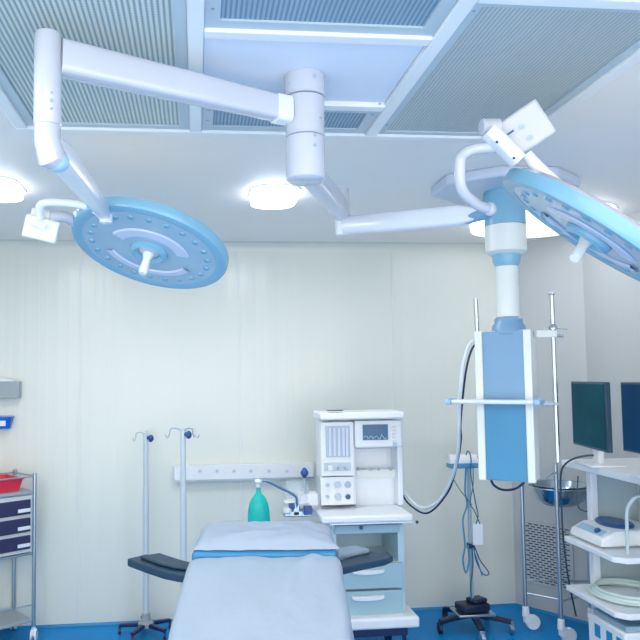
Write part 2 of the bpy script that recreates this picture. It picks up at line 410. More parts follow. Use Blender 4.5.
# ------------------------------------------------------------------ lamp heads
def head_basis(px, py, Y, ang, ratio, upsign=-1):
    """disc whose underside is seen as an ellipse: ang = tilt of its long axis (down to the right), ratio = short/long"""
    v = -ray(px, py).normalized()                      # towards the camera
    rx = RT - v*RT.dot(v); rx.normalize(); uy = v.cross(rx)*1.0
    if uy.dot(UP) < 0: uy = -uy
    maj = rx*math.cos(ang) - uy*math.sin(ang)
    mnr = -rx*math.sin(ang) - uy*math.cos(ang)         # down the picture
    n = v*ratio + mnr*math.sqrt(1-ratio*ratio)         # the underside's normal
    n.normalize()
    y = n.cross(maj).normalized()
    # local frame: x = maj, z = -n (up out of the back), y completes
    z = -n; y = z.cross(maj)
    M = Matrix(((maj.x, y.x, z.x), (maj.y, y.y, z.y), (maj.z, y.z, z.z))).to_4x4()
    M.translation = P(px, py, Y)
    return M
def lamp_head(M, R, label, thick=0.05, handle_dir=None, hl=0.09):
    t = thing('surgical_lamp', label, 'surgical lamp', tuple(M.translation), 0, 'round surgical lamp heads')
    q = MB(); q.lathe([(R*0.955, 0.0), (R*0.99, 0.004), (R, 0.012), (R*0.995, thick*0.55), (R*0.93, thick*0.9), (R*0.5, thick*1.15), (0.001, thick*1.2)], M, 72); q.build('lamp_housing', LAMPW, t, world=True)
    q = MB(); q.lathe([(R*0.86, -0.004), (R*0.93, -0.010), (R*0.985, -0.006), (R*1.004, 0.006), (R*1.004, thick*0.62), (R*0.97, thick*0.5), (R*0.86, 0.006), (R*0.86, -0.004)], M, 72, close=False); q.build('blue_rim', TEALB, t, world=True)
    q = MB(); q.lathe([(0.001, -0.003), (R*0.87, -0.003), (R*0.87, 0.004), (0.001, 0.004)], M, 72); q.build('lamp_lens', mat('lamp_lens_blue', (0.38, 0.56, 0.70), 0.22, coat=0.3, vary=0.1, vscale=8), t, world=True)
    # arcs of white reflector between the lenses
    for a0, a1, r0, r1 in ((200, 340, 0.34, 0.52), (20, 150, 0.50, 0.62)):
        q = MB(); k = 24; rows = []
        for i in range(k+1):
            a = math.radians(a0+(a1-a0)*i/k); rows.append([q.bm.verts.new(M @ V(rr*R*math.cos(a), rr*R*math.sin(a), z)) for rr, z in ((r0, -0.004), (r0+0.02, -0.010), (r1-0.02, -0.010), (r1, -0.004))])
        for i in range(k):
            for j in range(3): q.bm.faces.new((rows[i][j], rows[i][j+1], rows[i+1][j+1], rows[i+1][j]))
        q.build('reflector_band', mat('reflector_lavender', (0.60, 0.68, 0.86), 0.25), t, world=True)
    led = None
    for rr, cnt, off in ((0.75, 22, 0), (0.28*1.0+0.30, 0, 0)):
        for i in range(cnt):
            a = 2*PI*i/cnt+off
            q = MB(); q.cyl(M @ V(rr*R*math.cos(a), rr*R*math.sin(a), -0.003), M @ V(rr*R*math.cos(a), rr*R*math.sin(a), -0.008), 0.0135, 0.010, seg=14)
            q.build('led_lens', LEDM, t, world=True)
    q = MB(); q.lathe([(R*0.14, -0.014), (R*0.19, -0.026), (R*0.235, -0.018), (R*0.24, -0.004), (R*0.14, -0.004), (R*0.14, -0.014)], M, 40, close=False); q.build('center_ring', TEALB, t, world=True)
    q = MB(); q.lathe([(0.001, -0.020), (R*0.1, -0.018), (R*0.139, -0.008), (R*0.139, -0.004)], M, 32, close=False); q.build('center_hub', LAMPW, t, world=True)
    hd = Vector(handle_dir).normalized() if handle_dir is not None else -(M.to_3x3() @ V(0, 0, 1))
    c0 = M @ V(0, 0, -0.018)
    q = MB(); q.tube([c0, c0+hd*hl*0.2, c0+hd*hl*0.25, c0+hd*hl*0.9, c0+hd*hl], [0.022, 0.018, 0.015, 0.018, 0.014], seg=20); q.build('sterile_handle', CREAM, t, world=True)
    # two grip bars on the rim
    return t
M1 = head_basis(149.5, 250, 2.85, math.radians(17.5), 0.45)
R1 = 79*2.85/FPX*1.0
left_head = lamp_head(M1, R1, 'round blue surgical lamp head seen from below, hanging at left', handle_dir=None)
# fix: its yoke and control box
def rbox(q, c, ax, ay, az, sx, sy, sz):
    R_ = Matrix(((ax.x, ay.x, az.x), (ax.y, ay.y, az.y), (ax.z, ay.z, az.z)))
    q.box(c, (sx, sy, sz), R_)
Yh = 2.7
def facing(px, py, ang):
    v = -ray(px, py).normalized(); rx = (RT-v*RT.dot(v)).normalized(); uy = v.cross(rx)
    if uy.dot(UP) < 0: uy = -uy
    ax = rx*math.cos(ang)-uy*math.sin(ang); ay = rx*math.sin(ang)+uy*math.cos(ang)
    return ax, ay, v
ry = [E2+V(0, 0, -0.03), P(98, 212, 2.66), P(84, 206, 2.68), P(66, 203, 2.68), P(44, 203, 2.68), P(40, 210, 2.70), P(41, 218, 2.72)]
q = MB(); q.tube(spline(ry, 5), 0.015, seg=14); q.build('yoke_tube', WHITE, left_head, world=True)
q = MB(); q.tube([P(50, 216, 2.74), P(66, 217, 2.76), M1 @ V(-R1*0.95, 0, 0.02)], [0.02, 0.02, 0.026], seg=14); q.build('rim_pivot', LAMPW, left_head, world=True)
q = MB(); q.ball(P(78, 214, 2.74), 0.017); q.build('pivot_cap', WHITE, left_head, world=True)
ax, ay, v = facing(41, 229, math.radians(15))
q = MB(); rbox(q, P(41, 229, 2.74), ax, ay, v, 0.125, 0.085, 0.035)
rbox(q, P(41, 216, 2.75), ax, ay, v, 0.075, 0.05, 0.028); cb = q.build('control_box', CREAM, left_head, world=True, bevel=0.008)
q = MB(); rbox(q, P(37, 224, 2.70), ax, ay, v, 0.062, 0.018, 0.012); q.build('box_label', LABELM, cb, world=True)

# right arm 2
X2, Y2 = P(343, 222, 2.93).x, 2.93
z4 = P(305, 166, Yc).z
arm2 = thing('lamp_arm', 'white arm running back from the lower hub of the lamp column', 'surgical lamp arm', (Xc, Yc, z4), 0, 'horizontal arms of the surgical lamps')
d2 = (V(X2, Y2, 0)-V(Xc, Yc, 0)).normalized()
b0 = V(Xc, Yc, z4)+d2*0.062; b1 = V(X2, Y2, P(343, 212, Y2).z)-d2*0.02
q = MB(); q.tube([b0, lerp(b0, b1, 0.05), lerp(b0, b1, 0.95), b1], [0.9, 1, 1, 0.95], seg=20, flat=(0.030, 0.042)); q.build('arm_beam', LAMPW, arm2, world=True)
zt, zb = P(345, 188, Y2).z, P(345, 212, Y2).z
q = MB(); q.lathe([(0.024, zb-0.0), (0.027, zb+0.004), (0.027, zt-0.006), (0.022, zt)], Matrix.Translation((X2, Y2, 0))); q.build('end_hub', LAMPW, arm2, world=True)
E3 = P(488, 213, 2.26)
S3 = V(X2, Y2, P(341, 226, Y2).z)
sp2 = thing('spring_arm', 'thick white sprung arm reaching right towards the tilted lamp head', 'surgical lamp arm', tuple(S3), 0, 'sprung arms of the surgical lamps')
q = MB(); q.cyl(S3+V(0, 0, 0.055), S3-V(0, 0, 0.04), 0.032); q.build('pivot_joint', WHITE, sp2, world=True, bevel=0.005)
q = MB(); q.tube([S3, lerp(S3, E3, 0.08), lerp(S3, E3, 0.4), lerp(S3, E3, 0.85), lerp(S3, E3, 0.97)], [0.85, 1.0, 1.05, 0.95, 0.5], seg=20, flat=(0.030, 0.036)); q.build('arm_shell', WHITE, sp2, world=True)
q = MB(); q.tube([lerp(S3, E3, 0.88)+V(0, 0, -0.01), E3], [0.022, 0.02], seg=16); q.build('arm_tip', SKYB, sp2, world=True)

# right lamp head, seen almost edge on
M2 = head_basis(590, 235.5, 2.12, math.radians(33), 0.15)
R2 = 109*2.12/FPX
right_head = lamp_head(M2, R2, 'round surgical lamp head seen almost edge on, at upper right', thick=0.055, handle_dir=P(563, 262, 2.05)-P(579, 238, 2.10), hl=0.10)
ball2 = P(490, 209, 2.17)
q = MB(); q.ball(ball2, 0.022); q.build('pivot_ball', LAMPW, right_head, world=True)
lp = [ball2, P(478, 205, 2.14), P(465, 194, 2.10), P(460.5, 183, 2.08), P(460, 163, 2.06), P(463, 155, 2.06), P(475, 149, 2.06), P(505, 147, 2.06)]
q = MB(); q.tube(spline(lp, 5), 0.0165, seg=16); q.build('yoke_tube', LAMPW, right_head, world=True)
ax, ay, v = facing(520, 133, math.radians(-36))
q = MB(); c0 = P(525, 129, 2.05); rbox(q, c0, ax, ay, v, 0.138, 0.118, 0.045); cb2 = q.build('control_box', LAMPW, right_head, world=True, bevel=0.007)
q = MB(); q.cyl(P(481, 127, 2.06), P(500, 127, 2.06), 0.026); q.build('knuckle_cap', LAMPW, right_head, world=True, bevel=0.006)
q = MB(); q.tube([P(488, 131, 2.03), P(502, 144, 2.03), P(518, 161, 2.03)], [1, 1, 1], seg=16, flat=(0.026, 0.022)); q.build('box_spine', WHITE, right_head, world=True)
q = MB(); q.tube([P(526, 154, 2.06), P(536, 166, 2.06), P(556, 184, 2.08), P(575, 205, 2.11)], [0.017, 0.020, 0.020, 0.02], seg=14); q.build('rim_pivot', WHITE, right_head, world=True)
for (a, bb) in ((522, 127), (529, 121), (530, 138), (537, 133), (543, 128), (536, 115)):
    q = MB(); rbox(q, P(a, bb, 2.05)+v*0.023, ax, ay, v, 0.015, 0.012, 0.004); q.build('button', BUTTON, cb2, world=True)
q = MB(); rbox(q, P(510, 133, 2.05)+v*0.023, ay, -ax, v, 0.006, 0.026, 0.003); q.build('box_marking', NAVYK, cb2, world=True)
for (a, bb) in ((497, 142), (514, 158)):
    q = MB(); c_ = P(a, bb, 2.006); q.cyl(c_-v*0.01, c_+v*0.004, 0.004, seg=12); q.build('screw', NAVY, right_head, world=True)

# ------------------------------------------------------------------ pendant
Yp = 3.35
Xp = P(504.5, 200, Yp).x
pen = thing('ceiling_pendant', 'white and blue ceiling supply pendant with a tall blue-fronted service column', 'medical pendant', (Xp, Yp, CEIL))
pz = lambda py: P(508, py, Yp).z
q = MB(); n8 = [(0.36*math.cos(math.radians(22.5+45*k)), 0.30*math.sin(math.radians(22.5+45*k))) for k in range(8)]
q.prism(n8, -0.05, -0.0005); q.build('ceiling_plate', mat('plate_white', (0.60, 0.67, 0.78), 0.4), pen, bevel=0.01)
def plathe(prof, name, m, bevel=0):
    q = MB(); q.lathe([(r, pz(y)-CEIL) for r, y in prof]); return q.build(name, m, pen)
plathe([(0.078, 212), (0.086, 209), (0.086, 166), (0.080, 163)][::1], 'blue_shroud', DEEPB)
q = MB(); q.lathe([(0.098, pz(226)-CEIL), (0.098, pz(193)-CEIL), (0.092, pz(191)-CEIL)]); q.build('swivel_band', TEALB, pen)
plathe([(0.078, 255), (0.098, 252), (0.098, 226.5), (0.09, 226)], 'white_shroud', CREAM)
plathe([(0.050, 268), (0.064, 262), (0.068, 254.5), (0.060, 254)], 'brake_ring', TEALB)
plathe([(0.053, 322), (0.053, 260)], 'drop_tube', CREAM)
plathe([(0.080, 334), (0.078, 326), (0.066, 323), (0.066, 319), (0.054, 317)], 'base_collar', SKYB)
# service column, turned a little to the left
ph = math.radians(36)
pcx = P(510, 400, Yp).x
Mc = Matrix.Translation((pcx, Yp+0.02, 0)) @ Matrix.Rotation(-ph, 4, 'Z')
zt_, zb_ = pz(331), pz(480)
W_, D_ = 0.262, 0.17
def cbox(q, x0, y0, z0, x1, y1, z1):
    M = Mc @ Matrix.Translation(((x0+x1)/2, (y0+y1)/2, (z0+z1)/2)) @ Matrix.Diagonal((x1-x0, y1-y0, z1-z0, 1))
    bmesh.ops.create_cube(q.bm, size=1, matrix=M)
q = MB(); cbox(q, -W_/2+0.01, -D_/2+0.012, zb_, W_/2-0.01, D_/2, zt_); q.build('column_body', CREAM, pen, world=True, bevel=0.006)
zs = pz(400)
q = MB(); cbox(q, -W_/2+0.036, -D_/2, zs+0.004, W_/2-0.036, -D_/2+0.014, zt_-0.004); q.build('front_panel', SKYB, pen, world=True, bevel=0.002)
q = MB(); cbox(q, -W_/2+0.036, -D_/2, zb_+0.004, W_/2-0.036, -D_/2+0.014, zs-0.008); q.build('front_panel', DEEPB, pen, world=True, bevel=0.002)
for s_ in (-1, 1):
    q = MB(); cbox(q, s_*(W_/2-0.018)-0.018, -D_/2-0.008, zb_, s_*(W_/2-0.018)+0.018, -D_/2+0.02, zt_); q.build('corner_profile', CREAM, pen, world=True, bevel=0.005)
# rail shelf across the front
q = MB(); cbox(q, -W_/2-0.095, -D_/2-0.11, zs-0.014, W_/2+0.02, -D_/2-0.008, zs+0.006); sh = q.build('rail_shelf', WHITE, pen, world=True, bevel=0.008)
for s0, s1 in ((-W_/2-0.12, -W_/2-0.095), (W_/2+0.02, W_/2+0.05)):
    q = MB(); cbox(q, s0, -D_/2-0.115, zs-0.018, s1, -D_/2+0.01, zs+0.010); q.build('end_bumper', mat('bumper_blue', (0.35, 0.55, 0.85), 0.35), sh, world=True, bevel=0.008)
# poles
def pole(name, top, bot, r, m=CHROME):
    q = MB(); q.cyl(bot, top, r); return q.build(name, m, pen, world=True)
pa = P(475.5, 299, Yp+0.12); pole('infusion_pole', pa, V(pa.x+0.006, pa.y, P(477, 345, Yp+0.12).z), 0.011)
q = MB(); c_ = P(478, 338, Yp+0.12); q.mm(c_.x-0.02, c_.y-0.03, c_.z-0.03, c_.x+0.05, c_.y+0.02, c_.z+0.02); q.build('pole_bracket', CREAM, pen, world=True, bevel=0.005)
Yq = Yp-0.04
pr_t, pr_b = P(551.5, 294, Yq), P(553, 462, Yq)
pr_b.x = pr_t.x; pr_b.y = pr_t.y; pole('infusion_pole', pr_t, pr_b, 0.012)
q = MB(); q.ball(pr_t, 0.017, (1, 1, 0.6)); q.build('pole_cap', CHROME, pen, world=True)
q = MB(); a_ = P(541, 334, Yq); b_ = P(552, 334, Yq); q.mm(a_.x-0.03, a_.y-0.015, a_.z-0.018, b_.x+0.02, a_.y+0.022, a_.z+0.018); q.build('pole_clamp', CREAM, pen, world=True, bevel=0.006)
q = MB(); a_ = P(552, 327, Yq); q.lathe([(0.022, -0.012), (0.022, 0), (0.014, 0.015)], Matrix.Translation(V(pr_t.x, pr_t.y, a_.z)), 20); q.build('clamp_collar', CHROME, pen, world=True)
q = MB(); q.cyl(P(556, 335, Yq), P(563, 336, Yq), 0.009); q.cyl(P(556, 328, Yq), P(567, 329, Yq), 0.003); q.build('clamp_knob', CHROME, pen, world=True)
q = MB(); a_ = P(543, 404, Yq); q.mm(a_.x-0.01, a_.y-0.012, a_.z-0.009, pr_t.x+0.012, a_.y+0.012, a_.z+0.009); q.build('lower_clamp', STEEL, pen, world=True, bevel=0.003)

# hoses from the pendant to the anaesthesia machine
YM = 4.25
h1 = [P(477, 338, 3.46), P(469, 345, 3.46), P(463, 365, 3.48), P(460, 395, 3.52), P(459, 425, 3.6), P(458, 452, 3.7), P(452, 478, 3.9), P(440, 500, 4.08), P(422, 508, 4.2), P(407, 496, 4.3), P(400, 484, 4.36)]
q = MB(); q.tube(spline(h1, 6), 0.0085, seg=10); tag(q.build('gas_hose', mat('white_hose', (0.78, 0.84, 0.90), 0.3), None), 'white gas hose looping from the pendant top to the anaesthesia machine', 'hose', 'hoses between pendant and anaesthesia machine')
h2 = [P(479, 341, 3.47), P(472, 349, 3.48), P(466.5, 368, 3.5), P(463, 395, 3.56), P(460.5, 425, 3.64), P(461, 440, 3.68), P(457, 464, 3.82), P(448, 492, 3.98), P(428, 513, 4.12), P(410, 505, 4.26), P(401, 492, 4.36)]
q = MB(); q.tube(spline(h2, 6), 0.0055, seg=10); tag(q.build('power_cable', NAVY, None), 'black cable running beside the white hose from the pendant to the machine', 'cable', 'hoses between pendant and anaesthesia machine')
h3 = [P(490, 476, 3.36), P(493, 484, 3.38), P(500, 489, 3.4), P(508, 490, 3.42), P(517, 488, 3.42), P(525, 481, 3.4), P(526, 476, 3.38)]
q = MB(); q.tube(spline(h3, 6), 0.006, seg=10); tag(q.build('hanging_cable', NAVY, None), 'short black cable looping under the pendant column', 'cable')

# ------------------------------------------------------------------ anaesthesia machine
am0 = P(366, 500, 4.25)
am = thing('anaesthesia_machine', 'white anaesthesia machine with flowmeters, small screen, gauges and drawers', 'anaesthesia machine', (am0.x, 4.3, 0))
def part(name, m, rects, bevel=0.003, parent=None):
    q = MB()
    for r in rects: q.pb(*r)
    return q.build(name, m, parent or am, world=True, bevel=bevel)
part('top_cover', PLAST, [(320, 412, 405, 419.5, 4.10, 4.36)], 0.01)
part('upper_cabinet', WHITE, [(321, 420, 324, 505, 4.22, 4.38), (321, 420, 403, 448, 4.24, 4.38), (322, 440, 356, 505, 4.24, 4.38), (355, 470, 402, 505, 4.30, 4.38), (355, 448, 399, 472, 4.36, 4.38), (398, 446, 403, 505, 4.22, 4.38)], 0.003)
part('flowmeter_module', PLAST, [(321, 422, 354, 476, 4.18, 4.235)], 0.004)
fm = part('flowmeter_window', GLASS, [(326, 426, 350, 457, 4.172, 4.185)], 0.001)
for x in (330, 334.5, 339, 343.5, 347): part('flow_tube', mat('flow_tube_pale', (0.62, 0.68, 0.84), 0.2), [(x-1.2, 428, x+1.2, 456, 4.165, 4.171)], 0.001, fm)
ks = part('knob_strip', mat('strip_grey', (0.52, 0.60, 0.66), 0.4), [(324, 462.5, 351, 471, 4.174, 4.182)], 0.001)
for x, r, m in ((330, .017, PLAST), (338.5, .010, GREYP), (345.5, .010, GREYP)):
    c_ = P(x, 468, 4.17); q = MB(); q.cyl(c_, c_+V(0, -0.018, 0), r, r*0.85); q.build('flow_knob', m, ks, world=True, bevel=0.002)
gp = part('gauge_panel', PLAST, [(321, 477, 354, 505, 4.19, 4.235)], 0.003)
for x, y, r, m in ((327.5, 484.5, .012, BLUEGREY), (337.8, 484.5, .021, GLASS), (347.6, 484.5, .020, GREYP), (327.5, 496.5, .011, BLUEGREY), (337.8, 496.5, .021, GLASS), (347.6, 496.5, .018, NAVYK)):
    c_ = P(x, y, 4.19); q = MB(); q.cyl(c_, c_+V(0, -0.012, 0), r, r*0.95, seg=28); g_ = q.build('gauge', STEEL, gp, world=True, bevel=0.002)
    q = MB(); q.cyl(c_+V(0, -0.012, 0), c_+V(0, -0.014, 0), r*0.8, r*0.8, seg=28); q.build('gauge_dial', m, g_, world=True)
part('monitor_module', PLAST, [(355, 420.5, 401.5, 447, 4.16, 4.235)], 0.005)
dp = part('display', DISP, [(363, 424.5, 388, 440, 4.153, 4.162)], 0.001)
q = MB(); wv = [P(364+k*0.8, 437.5-(1.6*math.sin(k*0.9)+(2 if k % 9 == 4 else 0)), 4.1515) for k in range(29)]; q.tube(wv, 0.0018, seg=6); q.build('waveform', mat('waveform_light', (0.5, 0.75, 0.85), 0.4), dp, world=True)
for k in range(5): part('soft_key', mat('key_pink', (0.72, 0.70, 0.74), 0.5), [(392.2, 426+k*3.6, 396.2, 427.8+k*3.6, 4.154, 4.162)], 0.001)
c_ = P(394.5, 444, 4.16); q = MB(); q.cyl(c_, c_+V(0, -0.016, 0), 0.010); q.build('rotary_knob', BLUEGREY, am, world=True, bevel=0.002)
part('vaporizer_rail', CREAM, [(356, 469.5, 399, 478, 4.28, 4.302)], 0.003)
for x in (358.5, 370, 378, 390):
    c_ = P(x, 469, 4.28); q = MB(); q.cyl(c_, c_+V(0, -0.02, 0), 0.0085); q.build('outlet_port', GREYP, am, world=True, bevel=0.002)
part('top_vent', NAVY, [(328, 410.2, 343, 411.0, 4.10, 4.14)], 0)
a_ = P(322, 519, 3.98); b_ = P(413.5, 519, 3.98)
zw1, zw0 = P(368, 515, 3.98).z, P(368, 523, 3.98).z
q = MB(); q.mm(a_.x, 3.98, zw0, b_.x, 4.54, zw1-0.004); wt = q.build('worktop', PLAST, am, world=True, bevel=0.012, segs=3)
part('worktop_rail', STEEL, [(330, 522.5, 416, 524, 4.0, 4.01)], 0)
c_ = P(417, 522, 4.0); q = MB(); q.ball(c_, 0.009); q.build('rail_end', NAVY, am, world=True)
LOW = mat('drawer_pale_blue', (0.37, 0.55, 0.62), 0.35)
part('lower_cabinet', mat('cabinet_blue_grey', (0.50, 0.66, 0.72), 0.35), [(333, 524.3, 337, 617, 4.14, 4.54), (398.5, 524.3, 405, 617, 4.14, 4.54), (337, 532, 399, 616, 4.50, 4.54), (337, 562, 399, 566, 4.14, 4.5), (337, 589.4, 399, 590.4, 4.14, 4.5)], 0.002)
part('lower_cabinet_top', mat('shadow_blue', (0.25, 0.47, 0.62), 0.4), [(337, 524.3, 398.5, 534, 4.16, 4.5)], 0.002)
dr = part('drawer', LOW, [(335, 525, 399.5, 533.5, 4.12, 4.16)], 0.003)
c_ = P(361, 527.5, 4.12); q = MB(); q.cyl(c_, c_+V(0, -0.012, 0), 0.011); q.build('drawer_lock', NAVYK, dr, world=True, bevel=0.002)
for y0, y1, hy in ((564, 589, 573), (591, 616, 599)):
    dr = part('drawer', LOW, [(338, y0, 403.5, y1, 4.11, 4.138)], 0.004)
    q = MB(); n = 12; A_ = P(351, hy-3, 4.11); B_ = P(384, hy-3, 4.11); hh = 0.028
    pts = [(A_.x, 0), (B_.x, 0)] + [(lerp(B_.x, A_.x, (1-math.cos(PI*k/n))/2), -hh*math.sin(PI*k/n)**0.5) for k in range(1, n)]
    q.prism([(x, z) for x, z in pts], 4.084, 4.109, Matrix(((1, 0, 0, 0), (0, 0, 1, 0), (0, 1, 0, A_.z), (0, 0, 0, 1)))); q.build('drawer_handle', PLAST, dr, world=True, bevel=0.006)
a_ = P(333, 620, 4.04); b_ = P(420, 620, 4.04); zz1, zz0 = P(380, 618.5, 4.04).z, P(380, 630, 4.04).z
q = MB(); q.mm(a_.x, 4.04, zz0, b_.x, 4.56, zz1); q.build('machine_base', PLAST, am, world=True, bevel=0.015, segs=3)
def caster(parent, x, y, top, r=0.035, m=BLACK, wm=None, ang=0.0):
    q = MB(); q.cyl((x, y, top), (x, y, r*1.6), 0.012, seg=12)
    q.mm(x-0.019, y-r*0.5, r*0.9, x+0.019, y+r*0.7, r*2.05); c = q.build('caster', m, parent, world=True, bevel=0.006)
    q = MB()
    for s in (-1, 1): q.cyl((x+s*0.006, y+r*0.2, r), (x+s*0.019, y+r*0.2, r), r, r*0.96, seg=24)
    q.build('wheel', wm or m, c, world=True, bevel=0.003); return c
for x in (a_.x+0.07, b_.x-0.07):
    for y in (4.12, 4.48): caster(am, x, y, zz0+0.005, 0.034, NAVY)
part('dark_undertray', NAVY, [(340, 629.5, 408, 637, 4.1, 4.45)], 0.004)

# breathing circuit on the machine's left side
part('circuit_bracket', PLAST, [(301, 494, 318, 506, 4.16, 4.26)], 0.004)
AB0, AB1 = P(298, 502, 4.16), P(298, 482, 4.16)
q = MB(); q.lathe([(0.07, AB0.z), (0.07, AB1.z-0.01), (0.066, AB1.z), (0.0, AB1.z)], Matrix.Translation((AB0.x, 4.2, 0)), 32); q.build('absorber_canister', CLEAR, am, world=True)
q = MB(); q.lathe([(0.075, AB0.z-0.02), (0.078, AB0.z-0.012), (0.078, AB0.z), (0.072, AB0.z+0.004)], Matrix.Translation((AB0.x, 4.2, 0)), 32); q.build('absorber_base', PLAST, am, world=True)
for (x, y, r, l_) in ((287, 510, 0.026, .05), (308, 510, 0.026, .045)):
    c_ = P(x, y, 4.13); q = MB(); q.lathe([(r*0.7, -0.02), (r, -0.012), (r, 0.008), (r*0.85, 0.016)], Matrix.Translation(c_), 24); q.build('valve', CREAM if x < 300 else NAVYK, am, world=True)
part('valve_block', STEEL, [(284, 511, 313, 517, 4.12, 4.22), (293, 503, 300, 516, 4.12, 4.2)], 0.006)
part('valve_cap', NAVYK, [(289, 503.5, 295, 509, 4.11, 4.14)], 0.004)
part('valve_cap', NAVYK, [(304, 506, 312, 515, 4.09, 4.12)], 0.004)
arm_ = [P(296, 510, 4.13), P(297, 500, 4.12), P(294, 495, 4.11), P(283, 489, 4.08), P(268, 481.5, 4.04), P(260, 480, 4.03)]
q = MB(); q.tube(spline(arm_, 6), 0.008, seg=12); q.build('bag_arm', STEEL, am, world=True)
c_ = P(258, 481.5, 4.03); q = MB(); q.ball(c_, 0.019, (1.1, 1, 0.8)); q.cyl(c_, c_+V(0, 0, -0.03), 0.011); q.build('bag_mount', PLAST, am, world=True)
c_ = P(304.5, 472, 4.14)
q = MB(); q.lathe([(0.006, -0.035), (0.012, -0.03), (0.022, -0.012), (0.024, 0.0), (0.014, 0.016), (0.005, 0.026)], Matrix.Translation(c_), 8); q.build('relief_knob', NAVYK, am, world=True)
q = MB(); q.cyl(c_+V(0, 0, -0.033), V(c_.x, c_.y, AB1.z-0.06), 0.006); q.build('relief_stem', STEEL, am, world=True)
c_ = P(258.5, 488, 4.03)
k = 4.03/FPX
q = MB(); q.lathe([(0.013, 0.0), (0.012, -3*k), (0.016, -5*k), (0.036, -9*k), (0.052, -15*k), (0.060, -22*k), (0.062, -32*k), (0.056, -42*k), (0.04, -50*k), (0.012, -55*k)], Matrix.Translation(c_) @ Matrix.Diagonal((1, 0.75, 1, 1)), 32)
tag(q.build('breathing_bag', GREEN, None), 'turquoise rubber breathing bag hanging behind the head of the operating table', 'breathing bag')

# ------------------------------------------------------------------ gas rail on the back wall
g0 = P(244, 471, DB)
gr = thing('wall_service_rail', 'long white service rail on the back wall left of the anaesthesia machine', 'wall rail', (g0.x, DB, g0.z))
ga, gb = P(174, 472, DB-0.06), P(314, 471, DB-0.06); gt, gl = P(244, 464.5, DB-0.06).z, P(244, 479, DB-0.06).z
q = MB(); q.mm(ga.x, DB-0.06, gl, gb.x, DB-0.001, gt); q.build('rail_body', PLAST, gr, world=True, bevel=0.005)
q = MB(); q.mm(ga.x, DB-0.066, gl-0.008, gb.x, DB-0.02, gl); q.build('rail_lip', STEEL, gr, world=True)
for x in (200, 217, 234, 251, 269, 287): 
    c_ = P(x, 471, DB-0.06); q = MB(); q.cyl(c_, c_+V(0, -0.004, 0), 0.015, seg=20); s_ = q.build('socket', mat('socket_white', (0.70, 0.76, 0.80), 0.4), gr, world=True, bevel=0.001)
    q = MB(); q.cyl(c_+V(0, -0.004, 0), c_+V(0, -0.006, 0), 0.005, seg=12); q.build('socket_hole', GREYP, s_, world=True)

# ------------------------------------------------------------------ IV poles
def iv_pole(px, base_py, top_py, hooks, label, knob):
    b0 = PZ(px, base_py, 0); zt = P(px, top_py, b0.y).z
    t = thing('drip_stand', label, 'drip stand', (b0.x, b0.y, 0), 0, 'drip stands behind the operating table')
    q = MB(); q.cyl((0, 0, 0.07), (0, 0, zt-0.35), 0.0195); q.build('lower_pole', PALEP, t)
    q = MB(); q.cyl((0, 0, zt-0.36), (0, 0, zt), 0.0165); q.build('upper_pole', PALEP, t)
    q = MB(); q.lathe([(0.05, 0.05), (0.05, 0.075), (0.03, 0.085), (0.026, 0.13), (0.02, 0.135)], None, 24); q.build('base_hub', GREYBOX, t)
    for i in range(5):
        a = 2*PI*i/5+0.5; e = V(0.17*math.cos(a), 0.17*math.sin(a), 0.055)
        q = MB(); q.tube([V(0.03*math.cos(a), 0.03*math.sin(a), 0.062), lerp(V(0, 0, 0.064), e, 0.5), e], [1.1, 1, 0.8], seg=12, flat=(0.018, 0.012)); l_ = q.build('leg', NAVY, t)
        q = MB(); q.cyl(e+V(-0.008, 0, -0.032), e+V(0.008, 0, -0.032), 0.022, seg=16); q.mm(e.x-0.006, e.y-0.008, 0.02, e.x+0.006, e.y+0.008, 0.055); q.build('caster', NAVY, l_)
    for hx, hy in hooks:
        q = MB(); q.tube(spline([V(0, 0, zt-0.01), V(hx*0.6, hy*0.6, zt+0.006), V(hx, hy, zt), V(hx*1.08, hy*1.08, zt-0.03), V(hx*1.25, hy*1.25, zt-0.05), V(hx*1.4, hy*1.4, zt-0.03)], 5), 0.0035, seg=8); q.build('hook', STEEL, t)
    q = MB(); kx = knob; q.cyl((0.012, -0.01, zt-0.03), (0.026, -0.016, zt-0.032), 0.012); q.ball((0.034, -0.018, zt-0.034), 0.022, (0.85, 0.8, 1.1)); q.build('clamp_knob', NAVYK, t)
    return t
iv_pole(146, 634, 433, [(-0.06, 0.0), (0.0, 0.07)], 'pale drip stand at left, its foot in view left of the table', 1)
iv_pole(184, 656, 429, [(-0.075, 0.0), (0.055, 0.0), (0.07, -0.03)], 'pale drip stand with several hooks right beside the operating table head', 1)

# ------------------------------------------------------------------ operating table
H = P(264, 556, 2.80)
L = ray(286, 172).normalized()                          # up the table towards its head
Wd = L.cross(V(0, 0, 1)).normalized(); N = Wd.cross(L).normalized()
tb_foot = H - L*1.25
tc = H - L*0.55
tbl = thing('operating_table', 'operating table with blue mattress, its back section tilted up, draped in pale blue', 'operating table', (tc.x, tc.y, 0))
def TB(u, w_, n_): return H + L*u + Wd*w_ + N*n_
def slab(q, u0, u1, w0, w1, n0, n1, LL=None, NN=None, O=None):
    LL = LL or L; NN = NN or N; O = O or H
    c = O + LL*(u0+u1)/2 + Wd*(w0+w1)/2 + NN*(n0+n1)/2
    R_ = Matrix(((Wd.x, LL.x, NN.x), (Wd.y, LL.y, NN.y), (Wd.z, LL.z, NN.z)))
    q.box(c, (abs(w1-w0), abs(u1-u0), abs(n1-n0)), R_)
hw = 0.262
q = MB(); slab(q, -1.25, -0.005, -hw, hw, -0.085, -0.015); q.build('body_mattress', MATT, tbl, world=True, bevel=0.018, segs=3)
q = MB(); slab(q, -1.24, -0.02, -hw+0.02, hw-0.02, -0.12, -0.088); q.build('body_plate', STEEL, tbl, world=True, bevel=0.004)
